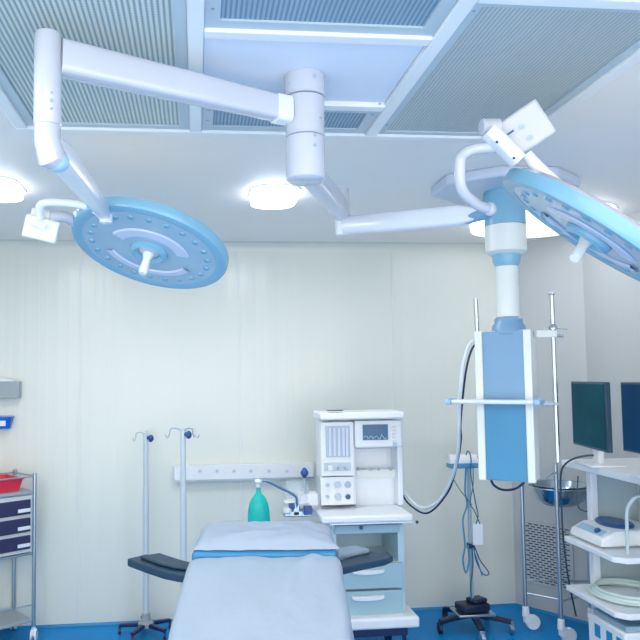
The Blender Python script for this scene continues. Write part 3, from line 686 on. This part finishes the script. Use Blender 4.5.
# head section is nearly level
e = math.radians(4)
Lh = (V(L.x, L.y, 0).normalized()*math.cos(e)+V(0, 0, math.sin(e))); Nh = Wd.cross(Lh).normalized()
Hh = H + V(0, 0, 0.0)
q = MB(); slab(q, 0.012, 0.33, -hw-0.02, hw+0.02, -0.055, 0.012, Lh, Nh, Hh); q.build('head_mattress', MATT, tbl, world=True, bevel=0.018, segs=3)
q = MB(); slab(q, 0.03, 0.31, -hw+0.03, hw-0.03, -0.085, -0.058, Lh, Nh, Hh); q.build('head_plate', STEEL, tbl, world=True, bevel=0.004)
for s_ in (-1, 1):
    q = MB(); slab(q, -1.15, -0.1, s_*(hw+0.005), s_*(hw+0.017), -0.115, -0.095); q.build('side_rail', STEEL, tbl, world=True)
q = MB(); bx, by = tc.x, tc.y
q.mm(bx-0.16, by-0.2, 0.12, bx+0.16, by+0.2, tc.z-0.2); q.build('pedestal', CREAM, tbl, world=True, bevel=0.02)
q = MB(); q.mm(bx-0.26, by-0.42, 0.02, bx+0.26, by+0.42, 0.12); q.build('table_base', NAVY, tbl, world=True, bevel=0.03)
q = MB(); q.mm(bx-0.2, by-0.25, tc.z-0.21, bx+0.2, by+0.25, tc.z-0.15); q.build('top_carrier', STEEL, tbl, world=True, bevel=0.004)

# sheet over the body section
from mathutils import noise as mnoise
q = MB(); nu, nv = 64, 72; top = 0.292; drop = 0.26; rows = []
tot = top*2+drop*2
for j in range(nv+1):
    vv = j/nv; u = 0.0-vv*1.32; row = []
    endd = 0
    for i in range(nu+1):
        s_ = (i/nu-0.5)*tot; a = abs(s_); sg = 1 if s_ >= 0 else -1
        r_ = 0.035
        if a < top-r_: w_, n_ = s_, 0.0
        elif a < top+r_*0.57:
            th = (a-(top-r_))/r_; th = min(th, PI/2); w_ = sg*((top-r_)+r_*math.sin(th)); n_ = -r_*(1-math.cos(th))
        else:
            dd = a-(top+r_*0.57); n_ = -r_-dd; w_ = sg*(top+dd*((0.14 if sg < 0 else 0.08)+(0.26 if sg < 0 else 0.10)*vv))
        fold = mnoise.noise(V(s_*3.2, u*2.6, 1.7)); f2 = mnoise.noise(V(s_*9+u*4, u*5-s_*3, 5.1)); f3 = mnoise.noise(V(u*11, sg*3, 2.0))
        nz = 0.009*fold+0.006*f2+0.006*mnoise.noise(V(s_*14, u*3+s_*9, 8))
        hang = max(0, a-top)
        w_ += sg*hang*0.22*f3 + 0.006*mnoise.noise(V(u*8, s_*2, 9))
        cr = 0.015*math.exp(-((s_-0.19-0.10*math.sin(u*7))**2)/0.0006)*(1 if s_ > 0 else 0)*(0.5+0.5*math.sin(u*5+1))
        edge = 0.012*max(0, 1-vv*22)
        row.append(q.bm.verts.new(TB(u-0.01*mnoise.noise(V(s_*5, 3, u)), w_, n_+nz+cr+0.004-edge)))
    rows.append(row)
for j in range(nv):
    for i in range(nu): q.bm.faces.new((rows[j][i], rows[j][i+1], rows[j+1][i+1], rows[j+1][i]))
sheet = q.build('bed_sheet', SHEET, None, subsurf=1); so = sheet.modifiers.new('solid', 'SOLIDIFY'); so.thickness = 0.004; so.offset = 1
tag(sheet, 'pale blue sheet draped over the body section of the operating table', 'sheet')
# pillow / folded sheet at the head
q = MB(); nu, nv = 44, 22; rt, rb = [], []
def pil(i, j, side):
    s_ = i/nu*2-1; t_ = j/nv*2-1
    lw = 0.268 + 0.012*(t_+1)/2; ll = 0.150
    ex = max(0.0, 1-abs(s_)**5); ey = max(0.0, 1-abs(t_)**4)
    h = (ex*ey)**0.55
    w_ = s_*(lw+(0.020 if t_ < 0 else 0.0)*(abs(t_)**2)) + 0.007*(1-t_)/2; u = 0.170+t_*ll*(1-0.05*abs(s_)**4)
    if side > 0: n_ = 0.016+0.050*h + 0.007*mnoise.noise(V(s_*3, t_*2.5, 4)) + 0.010*math.exp(-((t_+0.45-s_*0.35)**2)/0.012)*max(0,1-abs(s_+0.2)*1.3)+0.006*mnoise.noise(V(s_*7,t_*3+s_*4,1))
    else: n_ = 0.026-0.006*h*(0 if True else 1)
    if side < 0: n_ = 0.0135 + 0.002*(1-h)
    return Hh + Lh*u + Wd*w_ + Nh*n_
T_ = [[q.bm.verts.new(pil(i, j, 1)) for i in range(nu+1)] for j in range(nv+1)]
B_ = [[q.bm.verts.new(pil(i, j, -1)) for i in range(nu+1)] for j in range(nv+1)]
for j in range(nv):
    for i in range(nu):
        q.bm.faces.new((T_[j][i], T_[j][i+1], T_[j+1][i+1], T_[j+1][i])); q.bm.faces.new((B_[j][i], B_[j+1][i], B_[j+1][i+1], B_[j][i+1]))
for i in range(nu):
    q.bm.faces.new((T_[0][i], B_[0][i], B_[0][i+1], T_[0][i+1])); q.bm.faces.new((T_[nv][i], T_[nv][i+1], B_[nv][i+1], B_[nv][i]))
for j in range(nv):
    q.bm.faces.new((T_[j][0], T_[j+1][0], B_[j+1][0], B_[j][0])); q.bm.faces.new((T_[j][nu], B_[j][nu], B_[j+1][nu], T_[j+1][nu]))
tag(q.build('pillow', PILLOWM, None, subsurf=1), 'pale blue covered pillow lying across the head of the operating table', 'pillow')

# arm boards, bolted to the table
def armboard(pts, zc, th, label_part, mt):
    q = MB(); q.prism([(p.x, p.y) for p in pts], zc-th, zc); return q.build(label_part, mt, tbl, world=True, bevel=0.006, segs=2)
Za = P(165, 568, 2.95).z
def q4(c, Z): return [PZ(x, y, Z) for x, y in c]
zA = Za+0.01
lb = [PZ(127, 558.5, zA), PZ(146, 554, zA), PZ(166, 556.5, zA), PZ(186, 563.5, zA), PZ(198, 566, zA), PZ(196, 576, zA), PZ(178, 574, zA), PZ(163, 571, zA), PZ(146, 565.5, zA)]
armboard(lb, zA, 0.032, 'arm_board', PAD)
q = MB(); q.prism([(p.x, p.y) for p in q4([(140, 559), (160, 556), (178, 562), (196, 567), (193, 572), (174, 570), (158, 566)], zA)], zA+0.0005, zA+0.014); q.build('arm_pad', PAD, tbl, world=True, bevel=0.006)
zB = P(365, 560, 2.95).z+0.012
armboard([PZ(336, 561, zB), PZ(352, 556, zB), PZ(354, 550.5, zB), PZ(388, 552, zB), PZ(393, 556, zB), PZ(385, 559.5, zB), PZ(362, 564, zB), PZ(340, 569, zB)], zB, 0.026, 'arm_board', PAD)
q = MB(); q.prism([(p.x, p.y) for p in q4([(336, 548), (356, 545), (370, 548.5), (352, 552), (338, 555)], zB+0.02)], zB+0.0, zB+0.02); q.build('arm_pad', mat('grey_mauve_vinyl', (0.25, 0.33, 0.42), 0.4), tbl, world=True, bevel=0.006)

# ------------------------------------------------------------------ left trolley
p0 = PZ(33.5, 641, 0)
TR = math.radians(38)
tr = thing('instrument_trolley', 'steel framed trolley with three dark drawers at the left edge', 'trolley', tuple(p0), TR)
TWD, TDP = 0.54, 0.29
zy = lambda py: P(33, py, p0.y).z
ztop = zy(473)
CN = ((0, 0), (0, TDP), (-TWD, 0), (-TWD, TDP))
for (x, y) in CN:
    q = MB(); q.cyl((x, y, 0.09), (x, y, ztop), 0.0125, seg=16); q.build('post', STEEL, tr)
def tshelf(py, th, name, m=STEEL):
    z = zy(py); q = MB(); q.mm(-TWD+0.013, -0.008, z-th, -0.013, TDP+0.005, z); return q.build(name, m, tr, bevel=0.004)
tshelf(490, 0.022, 'top_shelf', GREYBOX); tshelf(552, 0.012, 'middle_shelf', STEEL); tshelf(618, 0.02, 'bottom_shelf', GREYBOX)
for (x0, y0, x1, y1) in ((-TWD, 0, 0, 0), (-TWD, TDP, 0, TDP), (0, 0, 0, TDP)):
    q = MB(); q.cyl((x0, y0, ztop-0.02), (x1, y1, ztop-0.02), 0.005, seg=12); q.build('guard_rail', STEEL, tr)
q = MB(); q.cyl((-TWD, 0, zy(604)), (0, 0, zy(604)), 0.004, seg=12); q.build('lower_rail', STEEL, tr)
q = MB(); q.mm(-TWD+0.02, 0.004, zy(551.5)+0.001, -0.016, TDP-0.02, zy(494)-0.001); dc = q.build('drawer_case', mat('drawer_frame_ivory', (0.66, 0.70, 0.72), 0.4), tr, bevel=0.003)
for y0, y1 in ((498.5, 513), (516.5, 530.5), (534, 547.5)):
    q = MB(); q.mm(-TWD+0.035, -0.010, zy(y1), -0.030, 0.004, zy(y0)); dd_ = q.build('drawer', DRAW, tr, bevel=0.004)
    q = MB(); q.mm(-0.115, -0.014, zy(y1-2.5), -0.034, -0.010, zy(y1-6)); q.build('drawer_label', LABELM, dd_, bevel=0.001)
for (x, y) in CN:
    w_ = MW[tr.name] @ V(x, y, 0); caster(tr, w_.x, w_.y, 0.1, 0.035, PLAST)
# red tray
zr = zy(490)+0.001; h_ = zy(477)-zr
t_ = thing('tray', 'red plastic tray on the top shelf of the left trolley', 'tray', (p0.x, p0.y, zr), TR)
q = MB(); x0, x1, y0_, y1_ = -TWD+0.05, -0.075, 0.03, TDP-0.03
def ring4(q, e, z): return [q.bm.verts.new(p) for p in ((x0-e, y0_-e, z), (x1+e, y0_-e, z), (x1+e, y1_+e, z), (x0-e, y1_+e, z))]
seq = [ring4(q, -0.012, 0), ring4(q, 0.006, h_*0.9), ring4(q, 0.014, h_*0.9), ring4(q, 0.014, h_), ring4(q, 0.0, h_), ring4(q, -0.02, 0.006)]
for a__, b__ in zip(seq, seq[1:]):
    for k in range(4): q.bm.faces.new((a__[k], a__[(k+1) % 4], b__[(k+1) % 4], b__[k]))
q.bm.faces.new(seq[0][::-1]); q.bm.faces.new(seq[-1]); q.build('tray_body', RED, t_)

# wall shelf box and blue bin above the trolley
Yw = DB-0.075
a_, b_ = P(-30, 389, Yw), P(19, 389, Yw); zt_b, zb_b = P(5, 381.5, Yw).z, P(5, 398, Yw).z
wb = thing('wall_box', 'grey metal box fixed to the wall at the left edge', 'wall box', ((a_.x+b_.x)/2, DB, zb_b))
q = MB(); q.mm(XL+0.002, Yw, zb_b, b_.x, DB-0.001, zt_b); q.build('box_body', GREYBOX, wb, world=True, bevel=0.003)
q = MB(); q.mm(XL+0.004, Yw-0.006, zb_b-0.003, b_.x-0.01, Yw, zb_b+0.012); q.build('front_lip', GREYBOX, wb, world=True, bevel=0.002)
q = MB(); pts = []
va = []
for i in range(9):
    rr = []
    for j in range(7):
        x = lerp(a_.x+0.05, P(13, 380, Yw).x, i/8); y = lerp(Yw+0.01, DB-0.03, j/6)
        hgt = 0.05*(1-(i/8))*(1-abs(j/3-1)**3)+0.006*mnoise.noise(V(i, j, 2))
        rr.append(q.bm.verts.new((x, y, zt_b+0.008+max(0, hgt))))
    va.append(rr)
for i in range(8):
    for j in range(6): q.bm.faces.new((va[i][j], va[i+1][j], va[i+1][j+1], va[i][j+1]))
r_ = bmesh.ops.extrude_face_region(q.bm, geom=list(q.bm.faces)); 
for v_ in [g for g in r_['geom'] if isinstance(g, bmesh.types.BMVert)]: v_.co.z = zt_b+0.001
tag(q.build('folded_cloth', LABELM, None), 'white folded cloth lying on the grey wall box', 'cloth')
Yn = DB-0.085
zb0, zb1 = P(5, 429, Yn).z, P(5, 417, Yn).z; xb = P(10.5, 422, Yn).x
bn = thing('storage_bin', 'small royal blue plastic bin hooked on the wall below the grey box', 'bin', (xb-0.12, Yn, zb0))
q = MB(); x0, x1, y0_, y1_ = XL+0.06, xb, Yn, DB-0.012
q2 = [(0, -0.012, 0), (0, 0.0, 1.0)]
def rg(e, z, cut=0.02): 
    A0, A1, B0, B1 = x0-e, x1+e, y0_-e, y1_+e
    return [q.bm.verts.new(p) for p in ((A0, B0, z), (A1-cut, B0, z), (A1, B0+cut, z), (A1, B1, z), (A0, B1, z))]
H_ = zb1-zb0; sq = [rg(-0.012, zb0), rg(0, zb0+H_*0.9), rg(0.006, zb0+H_*0.9), rg(0.006, zb1), rg(-0.005, zb1), rg(-0.018, zb0+0.006)]
for a__, b__ in zip(sq, sq[1:]):
    for k in range(5): q.bm.faces.new((a__[k], a__[(k+1) % 5], b__[(k+1) % 5], b__[k]))
q.bm.faces.new(sq[0][::-1]); q.bm.faces.new(sq[-1]); q.build('bin_body', BINB, bn, world=True)
q = MB(); q.mm(x0+0.02, y0_-0.002, zb0+H_*0.25, x1-0.03, y0_-0.009+0.0, zb0+H_*0.7); q.build('bin_label', LABELM, bn, world=True, bevel=0.001)
q = MB(); q.mm(XL+0.03, DB-0.010, zb1-0.01, xb, DB-0.001, zb1+0.01); q.build('hanging_rail', STEEL, bn, world=True)

# ------------------------------------------------------------------ rolling stand with cables
sb = PZ(473, 630, 0)
st_ = thing('equipment_stand', 'thin rolling stand with cables and a blue ended crossbar behind the pendant', 'stand', tuple(sb))
Ys = sb.y; zs_ = lambda py: P(471, py, Ys).z
q = MB(); q.cyl((0, 0, 0.10), (0, 0, zs_(468)), 0.0125); q.build('pole', GREYP, st_)
q = MB(); a_, b_ = P(448.5, 461, Ys)-sb, P(476, 461, Ys)-sb; q.cyl((a_.x, -0.0, a_.z), (b_.x, 0, a_.z), 0.042, seg=28); bar = q.build('crossbar', PLAST, st_, bevel=0.006)
q = MB(); q.mm(a_.x-0.001, -0.044, a_.z-0.045, b_.x+0.001, 0.044, a_.z-0.012); q.build('crossbar_sleeve', DEEPB, bar, bevel=0.006)
q = MB(); q.cyl((b_.x, 0, a_.z), (b_.x+0.018, 0, a_.z), 0.028); q.build('end_knob', NAVY, bar, bevel=0.004)
cc = P(474, 533, Ys)-sb
q = MB(); q.box((cc.x+0.008, -0.035, cc.z), (0.068, 0.03, 0.135)); q.build('power_brick', LABELM, st_, bevel=0.004)
q = MB(); q.cyl((0, 0, zs_(548)), (0, 0, zs_(543)), 0.026); q.build('cable_clip', NAVY, st_)
def scable(pts, r, name='cable', m=CABLEB):
    q = MB(); q.tube(spline([P(x, y, Ys-dy)-sb for x, y, dy in pts], 6), r, seg=8); q.build(name, m, st_)
scable([(466, 467, .05), (465, 490, .02), (467, 505, .02), (463, 520, .02), (465, 545, .03), (463, 560, .03), (466, 573, .03), (469, 560, .03), (468, 545, .03)], 0.006, m=DEEPB)
scable([(466, 455, .05), (468, 451, .06), (471, 458, .06), (471, 475, .05), (475, 500, .05), (478, 515, .05), (476, 524, .05)], 0.004)
scable([(473, 466, .05), (473, 485, .05), (470, 503, .05), (474, 510, .05), (480, 524, .05)], 0.0035)
scable([(454, 480, .03), (460, 490, .03), (468, 500, .04), (472, 505, .05)], 0.003)
scable([(474, 545, .03), (480, 560, .04), (489, 573, .04), (483, 574, .04), (476, 560, .04), (474, 548, .03)], 0.004, m=NAVYK)
scable([(473, 548, .04), (478, 562, .05), (482, 576, .05)], 0.004, m=DEEPB)
scable([(472, 548, .03), (473, 565, .03), (471, 585, .03), (472, 602, .03)], 0.0045)
q = MB(); q.box((0, 0, 0.115), (0.24, 0.18, 0.016)); q.build('base_tray', STEEL, st_, bevel=0.004)
q = MB(); q.box((0.0, 0.0, 0.15), (0.19, 0.13, 0.05), Matrix.Rotation(0.2, 3, 'Z')); q.box((0.03, 0.0, 0.19), (0.11, 0.09, 0.03), Matrix.Rotation(0.35, 3, 'Z')); q.build('foot_box', BLACK, st_, bevel=0.012)
for i in range(5):
    a = 2*PI*i/5-0.45; e_ = V(0.235*math.cos(a), 0.235*math.sin(a), 0.075)
    q = MB(); q.tube([V(0.02*math.cos(a), 0.02*math.sin(a), 0.10), e_*0.6+V(0, 0, 0.045), e_], [1.1, 1, 0.9], seg=12, flat=(0.02, 0.016)); l_ = q.build('leg', BLACK, st_)
    q = MB(); q.cyl(e_+V(-0.012, 0, -0.043), e_+V(0.012, 0, -0.043), 0.030, seg=20); q.mm(e_.x-0.016, e_.y-0.01, 0.03, e_.x+0.016, e_.y+0.01, 0.075); q.build('caster', STEEL if i in (0, 4) else BLACK, l_, bevel=0.003)

# ------------------------------------------------------------------ bowl stand
pF = PZ(562, 644, 0); pL = PZ(527, 627, 0)
Yfz, Xf_ = pF.y, P(559, 560, pF.y).x; Xl_ = P(524, 560, pL.y).x; Ylz = pL.y
cxs, cys = Xf_+0.01, (Yfz+Yfz+2*(Ylz-Yfz))/2
posts = [V(Xf_, Yfz, 0), V(P(524, 560, 4.54).x, 4.54, 0), V(P(589, 560, 4.45).x, 4.45, 0)]
bs = thing('bowl_stand', 'steel rolling stand holding a steel basin in front of the corner grille', 'stand', (cxs, Ylz, 0))
zrim = P(560, 484.5, 4.44).z
for i, p in enumerate(posts[:3]):
    top_ = zrim-0.005
    if i == 0: top_ = P(559, 464, Yfz).z
    q = MB(); q.cyl((p.x, p.y, 0.12), (p.x, p.y, top_), 0.0125, seg=18); q.build('post', STEEL, bs, world=True)
    q = MB(); q.cyl((p.x, p.y, 0.15), (p.x, p.y, 0.085), 0.02, 0.024); q.mm(p.x-0.012, p.y-0.02, 0.045, p.x+0.03, p.y+0.02, 0.10); q.mm(p.x, p.y-0.012, 0.045, p.x+0.05, p.y+0.012, 0.085); q.cyl((p.x+0.045, p.y-0.016, 0.048), (p.x+0.045, p.y+0.016, 0.048), 0.047, seg=28); q.build('caster', PLAST, bs, world=True, bevel=0.006)
zx = P(558, 608, Yfz).z
q = MB()
Ccen = V((posts[1].x+posts[2].x)/2, 4.42, zx+0.0)
for p in posts[:3]:
    q.tube([V(p.x, p.y, zx+0.02), V(Ccen.x, Ccen.y, zx)], 0.006, seg=8); q.build('crossbar', STEEL, bs, world=True); q = MB()
q.cyl((posts[1].x, posts[1].y, zx+0.10), (posts[2].x, posts[2].y, zx+0.10), 0.006, seg=8); q.build('crossbar', STEEL, bs, world=True)
rB = 0.176
ccx, ccy = P(559.5, 484, 4.44).x, 4.44
q = MB(); q.bm  # ring that carries the basin
ringp = [V(ccx+(rB+0.006)*math.cos(2*PI*k/40), ccy+(rB+0.006)*math.sin(2*PI*k/40), zrim-0.012) for k in range(41)]
q.tube(ringp, 0.005, seg=8, caps=False); q.build('carrying_ring', STEEL, bs, world=True)
q = MB(); q.lathe([(0.001, -0.125), (0.10, -0.125), (0.14, -0.095), (0.165, -0.03), (rB-0.002, -0.002), (rB+0.008, 0.002), (rB+0.008, 0.005), (rB-0.006, 0.002), (0.160, -0.03), (0.135, -0.092), (0.098, -0.12), (0.001, -0.12)], Matrix.Translation((ccx, ccy, zrim)), 48)
tag(q.build('basin', mat('basin_steel', (0.40, 0.50, 0.57), 0.16, 1.0), None), 'round stainless steel basin resting in the rolling stand', 'basin')
q = MB(); a_ = P(550, 476, Ylz); q.tube(spline([P(546, 478, Yfz-0.01), P(553, 473, Yfz-0.02), P(562, 474, Yfz-0.01)], 5), 0.004, seg=8); q.cyl(P(553, 478, Yfz), P(553, 471, Yfz), 0.006); q.build('post_clamp', STEEL, bs, world=True)

# return air grille in the chamfered corner
dn = (V(cB.x, cB.y, 0)-V(cA.x, cA.y, 0)).normalized()
def on_corner(px, py):
    d = ray(px, py); n_ = nd; t = (V(cA.x, cA.y, 0)-V(0, 0, 0)).dot(n_)/d.dot(n_); return CAM+d*t if False else CAM + d*(((V(cA.x, cA.y, 1.65)-CAM).dot(n_))/d.dot(n_))
ga_, gb_ = on_corner(528, 522), on_corner(573, 590)
sA = (ga_-V(cA.x, cA.y, 0)).dot(dn); sB = (gb_-V(cA.x, cA.y, 0)).dot(dn)
Mg = Matrix(((dn.x, nd.x, 0, cA.x), (dn.y, nd.y, 0, cA.y), (0, 0, 1, 0), (0, 0, 0, 1)))
gc = Mg @ V((sA+sB)/2, 0, (ga_.z+gb_.z)/2)
gv = thing('return_air_grille', 'slotted white air grille low on the angled corner wall', 'air grille', tuple(gc))
q = MB()
bmesh.ops.create_cube(q.bm, size=1, matrix=Mg @ Matrix.Translation(((sA+sB)/2, 0.006, gc.z)) @ Matrix.Diagonal((sB-sA+0.03, 0.010, ga_.z-gb_.z+0.03, 1))); q.build('grille_plate', WALLR, gv, world=True, bevel=0.002)
q = MB(); nr = 24; rowh = (ga_.z-gb_.z)/nr; nc = 7; cw = (sB-sA)/nc
for r in range(nr):
    for c in range(nc+1):
        off = (r % 2)*0.5
        x_ = sA+(c+off)*cw; 
        if x_+cw*0.35 > sB+0.004 or x_-cw*0.35 < sA-0.02: continue
        bmesh.ops.create_cube(q.bm, size=1, matrix=Mg @ Matrix.Translation((x_, 0.0115, gb_.z+(r+0.5)*rowh)) @ Matrix.Diagonal((cw*0.68, 0.002, rowh*0.42, 1)))
q.build('slots', GRILLD, gv, world=True)

# ------------------------------------------------------------------ right cart
XC = P(612, 558, 3.45).x
XE = min(XR-0.04, XC+0.52)
cart = thing('equipment_cart', 'white equipment cart with three shelves at the right edge', 'equipment cart', ((XC+XE)/2, 3.5, 0))
def zc(px, py, Y): return P(px, py, Y).z
zS1 = P(600, 465, 720*XC/405).z; zS2 = P(612, 556.5, 3.45).z; zS3 = P(612, 612, 3.45).z
YB_ = 3.92; YN = 3.40
def shelf(z, y0, y1, th, xoff=0.0, cut=0.0):
    q = MB(); q.prism([(XC+xoff+cut, y0), (XE, y0), (XE, y1), (XC+xoff, y1), (XC+xoff, y0+cut)], z-th, z); return q.build('shelf', PLAST, cart, world=True, bevel=0.006)
shelf(zS1, 2.8, YB_, 0.035); shelf(zS2, YN, YB_, 0.03, cut=0.05); shelf(zS3, YN, YB_, 0.03, cut=0.05); shelf(0.14, YN, YB_, 0.05)
for (x, y) in ((XC+0.16, YB_-0.03), (XE-0.03, YB_-0.03), (XE-0.03, YN+0.03)):
    z_lo = 0.14
    for za_, zb__ in ((0.142, zS3-0.032), (zS3+0.001, zS2-0.032), (zS2+0.001, zS1-0.037)):
        q = MB(); q.mm(x-0.02, y-0.025, za_, x+0.02, y+0.025, zb__); q.build('post', WHITE, cart, world=True, bevel=0.004)
q = MB()
for za_, zb__ in ((0.142, zS3-0.032), (zS3+0.001, zS2-0.032), (zS2+0.001, zS1-0.037)): q.mm(XE-0.07, YN+0.08, za_, XE-0.06, YB_-0.06, zb__); q.mm(XC+0.18, YB_-0.03, za_, XE-0.06, YB_-0.02, zb__)
q.build('back_panel', PANELG, cart, world=True)
for (x, y) in ((XC+0.06, YB_-0.06), (XE-0.06, YB_-0.06), (XC+0.06, YN+0.06), (XE-0.06, YN+0.06)): caster(cart, x, y, 0.095, 0.038, PLAST)
q = MB()
q.mm(XC+0.40, 2.84, 0.05, XC+0.44, 2.88, zS1-0.036); q.build('support_leg', WHITE, cart, world=True, bevel=0.004)

def monitor(ya, yb, xa, xb, zlo, zhi, label, m, lg):
    """a flat screen whose face looks left across the room; ya far end, yb near end"""
    c = V((xa+xb)/2, (ya+yb)/2, zS1)
    t = thing('monitor', label, 'monitor', tuple(c), 0, 'flat monitors on the cart')
    dr_ = (V(xb, yb, 0)-V(xa, ya, 0)); w_ = dr_.length; dr_.normalize(); nn = V(-abs(dr_.y), -dr_.x if dr_.y < 0 else dr_.x, 0)
    nn = V(dr_.y, -dr_.x, 0); 
    if nn.x > 0: nn = -nn
    Mm = Matrix(((dr_.x, nn.x, 0, c.x), (dr_.y, nn.y, 0, c.y), (0, 0, 1, 0), (0, 0, 0, 1)))
    def bxm(q, x0, y0, z0, x1, y1, z1): bmesh.ops.create_cube(q.bm, size=1, matrix=Mm @ Matrix.Translation(((x0+x1)/2, (y0+y1)/2, (z0+z1)/2)) @ Matrix.Diagonal((x1-x0, y1-y0, z1-z0, 1)))
    q = MB(); bxm(q, -w_/2, -0.028, zlo, w_/2, 0, zhi); q.build('monitor_case', mat('monitor_case_navy', (0.02, 0.06, 0.10), 0.35), t, world=True, bevel=0.005)
    q = MB(); bxm(q, -w_/2+0.012, 0, zlo+0.012, w_/2-0.012, 0.002, zhi-0.012); q.build('screen', m, t, world=True)
    q = MB(); bxm(q, -0.04, -0.06, zS1+0.012, 0.04, -0.029, zlo+0.12); q.build('stand_neck', PLAST, t, world=True, bevel=0.004)
    q = MB(); bxm(q, -0.12, -0.14, zS1+0.001, 0.12, 0.04, zS1+0.013); q.build('stand_foot', PLAST, t, world=True, bevel=0.004)
    return t
mA, mB = P(573.5, 381, 3.90), P(611.5, 382, 3.42)
mlo = P(611.5, 453, 3.42).z
monitor(3.88, 3.42, mA.x-0.028, mB.x-0.036, mlo, mB.z, 'dark teal flat monitor at the back of the cart top, left of the two', SCREEN, 0)
m2a = P(620, 382, 3.34)
monitor(3.34, 2.88, m2a.x, m2a.x-0.01, P(620, 451, 3.34).z, m2a.z, 'dark blue flat monitor at the right edge, cut off by the frame', SCREENB, 1)
# unit on the middle shelf
c_ = V(XC+0.185, 3.74, zS2)
un = thing('camera_control_unit', 'low white control unit with a dark oval top on the middle cart shelf', 'control unit', (c_.x, c_.y, zS2+0.001))
q = MB(); q.prism([(-0.165, 0.01), (-0.155, 0.05), (-0.08, 0.088), (0.20, 0.088), (0.20, 0.01)], -0.16, 0.16, Matrix(((1, 0, 0, 0), (0, 0, 1, 0), (0, 1, 0, 0), (0, 0, 0, 1)))); uc = q.build('unit_case', PLAST, un, bevel=0.012, segs=3)
q = MB(); q.mm(-0.13, -0.14, 0, 0.17, 0.14, 0.012); q.build('unit_foot', GREYBOX, un)
q = MB(); q.lathe([(0.11, 0.0), (0.115, 0.008), (0.105, 0.018), (0.001, 0.020)], Matrix.Translation((0.02, 0.02, 0.089)) @ Matrix.Diagonal((0.72, 1.15, 1, 1)), 40); q.build('oval_pad', NAVYK, un)
q = MB(); ang_ = math.atan2(0.038, 0.075)
nx = V(-math.sin(ang_), 0, math.cos(ang_))
M3 = Matrix.Translation((-0.120, 0.0, 0.070)) @ Matrix.Rotation(-ang_, 4, 'Y')
bmesh.ops.create_cube(q.bm, size=1, matrix=M3 @ Matrix.Diagonal((0.045, 0.25, 0.004, 1))); q.build('front_strip', BLUEGREY, un)
q = MB(); q.cyl(M3 @ V(0, -0.06, 0.0), M3 @ V(0, -0.06, 0.016), 0.016); q.build('unit_knob', NAVYK, un, bevel=0.002)
# coiled pale cable on third shelf
q = MB(); pts = []
for k in range(90):
    a = k/90*2*PI*3; rr = 0.165+0.012*math.sin(a*0.7); pts.append(V(XC+0.21+rr*math.cos(a), 3.66+rr*1.15*math.sin(a), zS3+0.012+0.018*k/90*2.0))
q.tube(pts, 0.010, seg=10); tag(q.build('coiled_cable', mat('pale_cable', (0.62, 0.74, 0.72), 0.35), None), 'pale light cable coiled on the lower cart shelf', 'cable')
# box below
q = MB(); bxx = thing('equipment_box', 'white box with blue labels on the bottom of the cart', 'box', (XC+0.2, 3.62, 0.141))
q.mm(-0.15, -0.17, 0, 0.21, 0.17, zS3-0.141-0.11); q.build('box_body', PLAST, bxx, bevel=0.01)
hB = zS3-0.141-0.11
q = MB(); q.mm(-0.13, -0.15, hB, 0.19, 0.15, hB+0.025); q.build('box_lid', mat('lid_teal_grey', (0.30, 0.46, 0.55), 0.4), bxx, bevel=0.004)
for y in (-0.06, -0.15, 0.05):
    q = MB(); q.mm(-0.153, y, hB-0.10, -0.15, y+0.05, hB-0.035); q.build('box_label', mat('label_blue', (0.02, 0.28, 0.52), 0.4), bxx)
# clear tubing loop at right
lp = [V(XC+0.090, 3.46, zS2+0.006), V(XC+0.085, 3.45, zS2+0.12), V(XC+0.090, 3.45, zS2+0.22), V(XC+0.110, 3.44, zS2+0.27), V(XC+0.140, 3.44, zS2+0.29), V(XC+0.17, 3.44, zS2+0.27), V(XC+0.19, 3.44, zS2+0.15), V(XC+0.19, 3.45, zS2+0.006)]
q = MB(); q.tube(spline(lp, 6), 0.009, seg=12); tag(q.build('tubing_loop', mat('milky_tubing', (0.70, 0.80, 0.82), 0.2, alpha=0.75), None), 'milky bent tube standing on the middle cart shelf near the right edge', 'tube')
# cable from the monitor down behind the cart
zcb = zS1
cb_pts = [P(602, 456, 3.66), P(588, 455.5, 3.68), P(573, 459, 3.76), P(563, 467, 3.86), P(560.5, 480, 3.95), P(561.5, 505, 4.0), P(563, 535, 4.02), P(567, 570, 4.06), P(571, 592, 4.1), P(576, 616, 4.14)]
q = MB(); q.tube(spline(cb_pts, 6), 0.0055, seg=8); tag(q.build('monitor_cable', mat('cable_dark', (0.03, 0.07, 0.11), 0.4), None), 'thin dark cable dropping from the cart top past the basin to the floor', 'cable')
q = MB(); q.tube(spline([P(578, 476, 3.93), P(577, 500, 3.94), P(580, 509, 3.94), P(590, 512, 3.93)], 6), 0.004, seg=8); tag(q.build('short_wire', MATS['cable_dark'], None), 'thin grey wire curling beside the rear cart post', 'wire')

# ------------------------------------------------------------------ world and colour
wd = bpy.data.worlds.new('world'); S.world = wd; wd.use_nodes = True
wd.node_tree.nodes['Background'].inputs[0].default_value = (0.985, 0.985, 0.975, 1)
wd.node_tree.nodes['Background'].inputs[1].default_value = 2.75
vs = S.view_settings
S.display_settings.display_device = 'sRGB'
vs.view_transform = 'Standard'; vs.look = 'None'; vs.gamma = 1.0; vs.use_curve_mapping = False
vs.exposure = 0.2
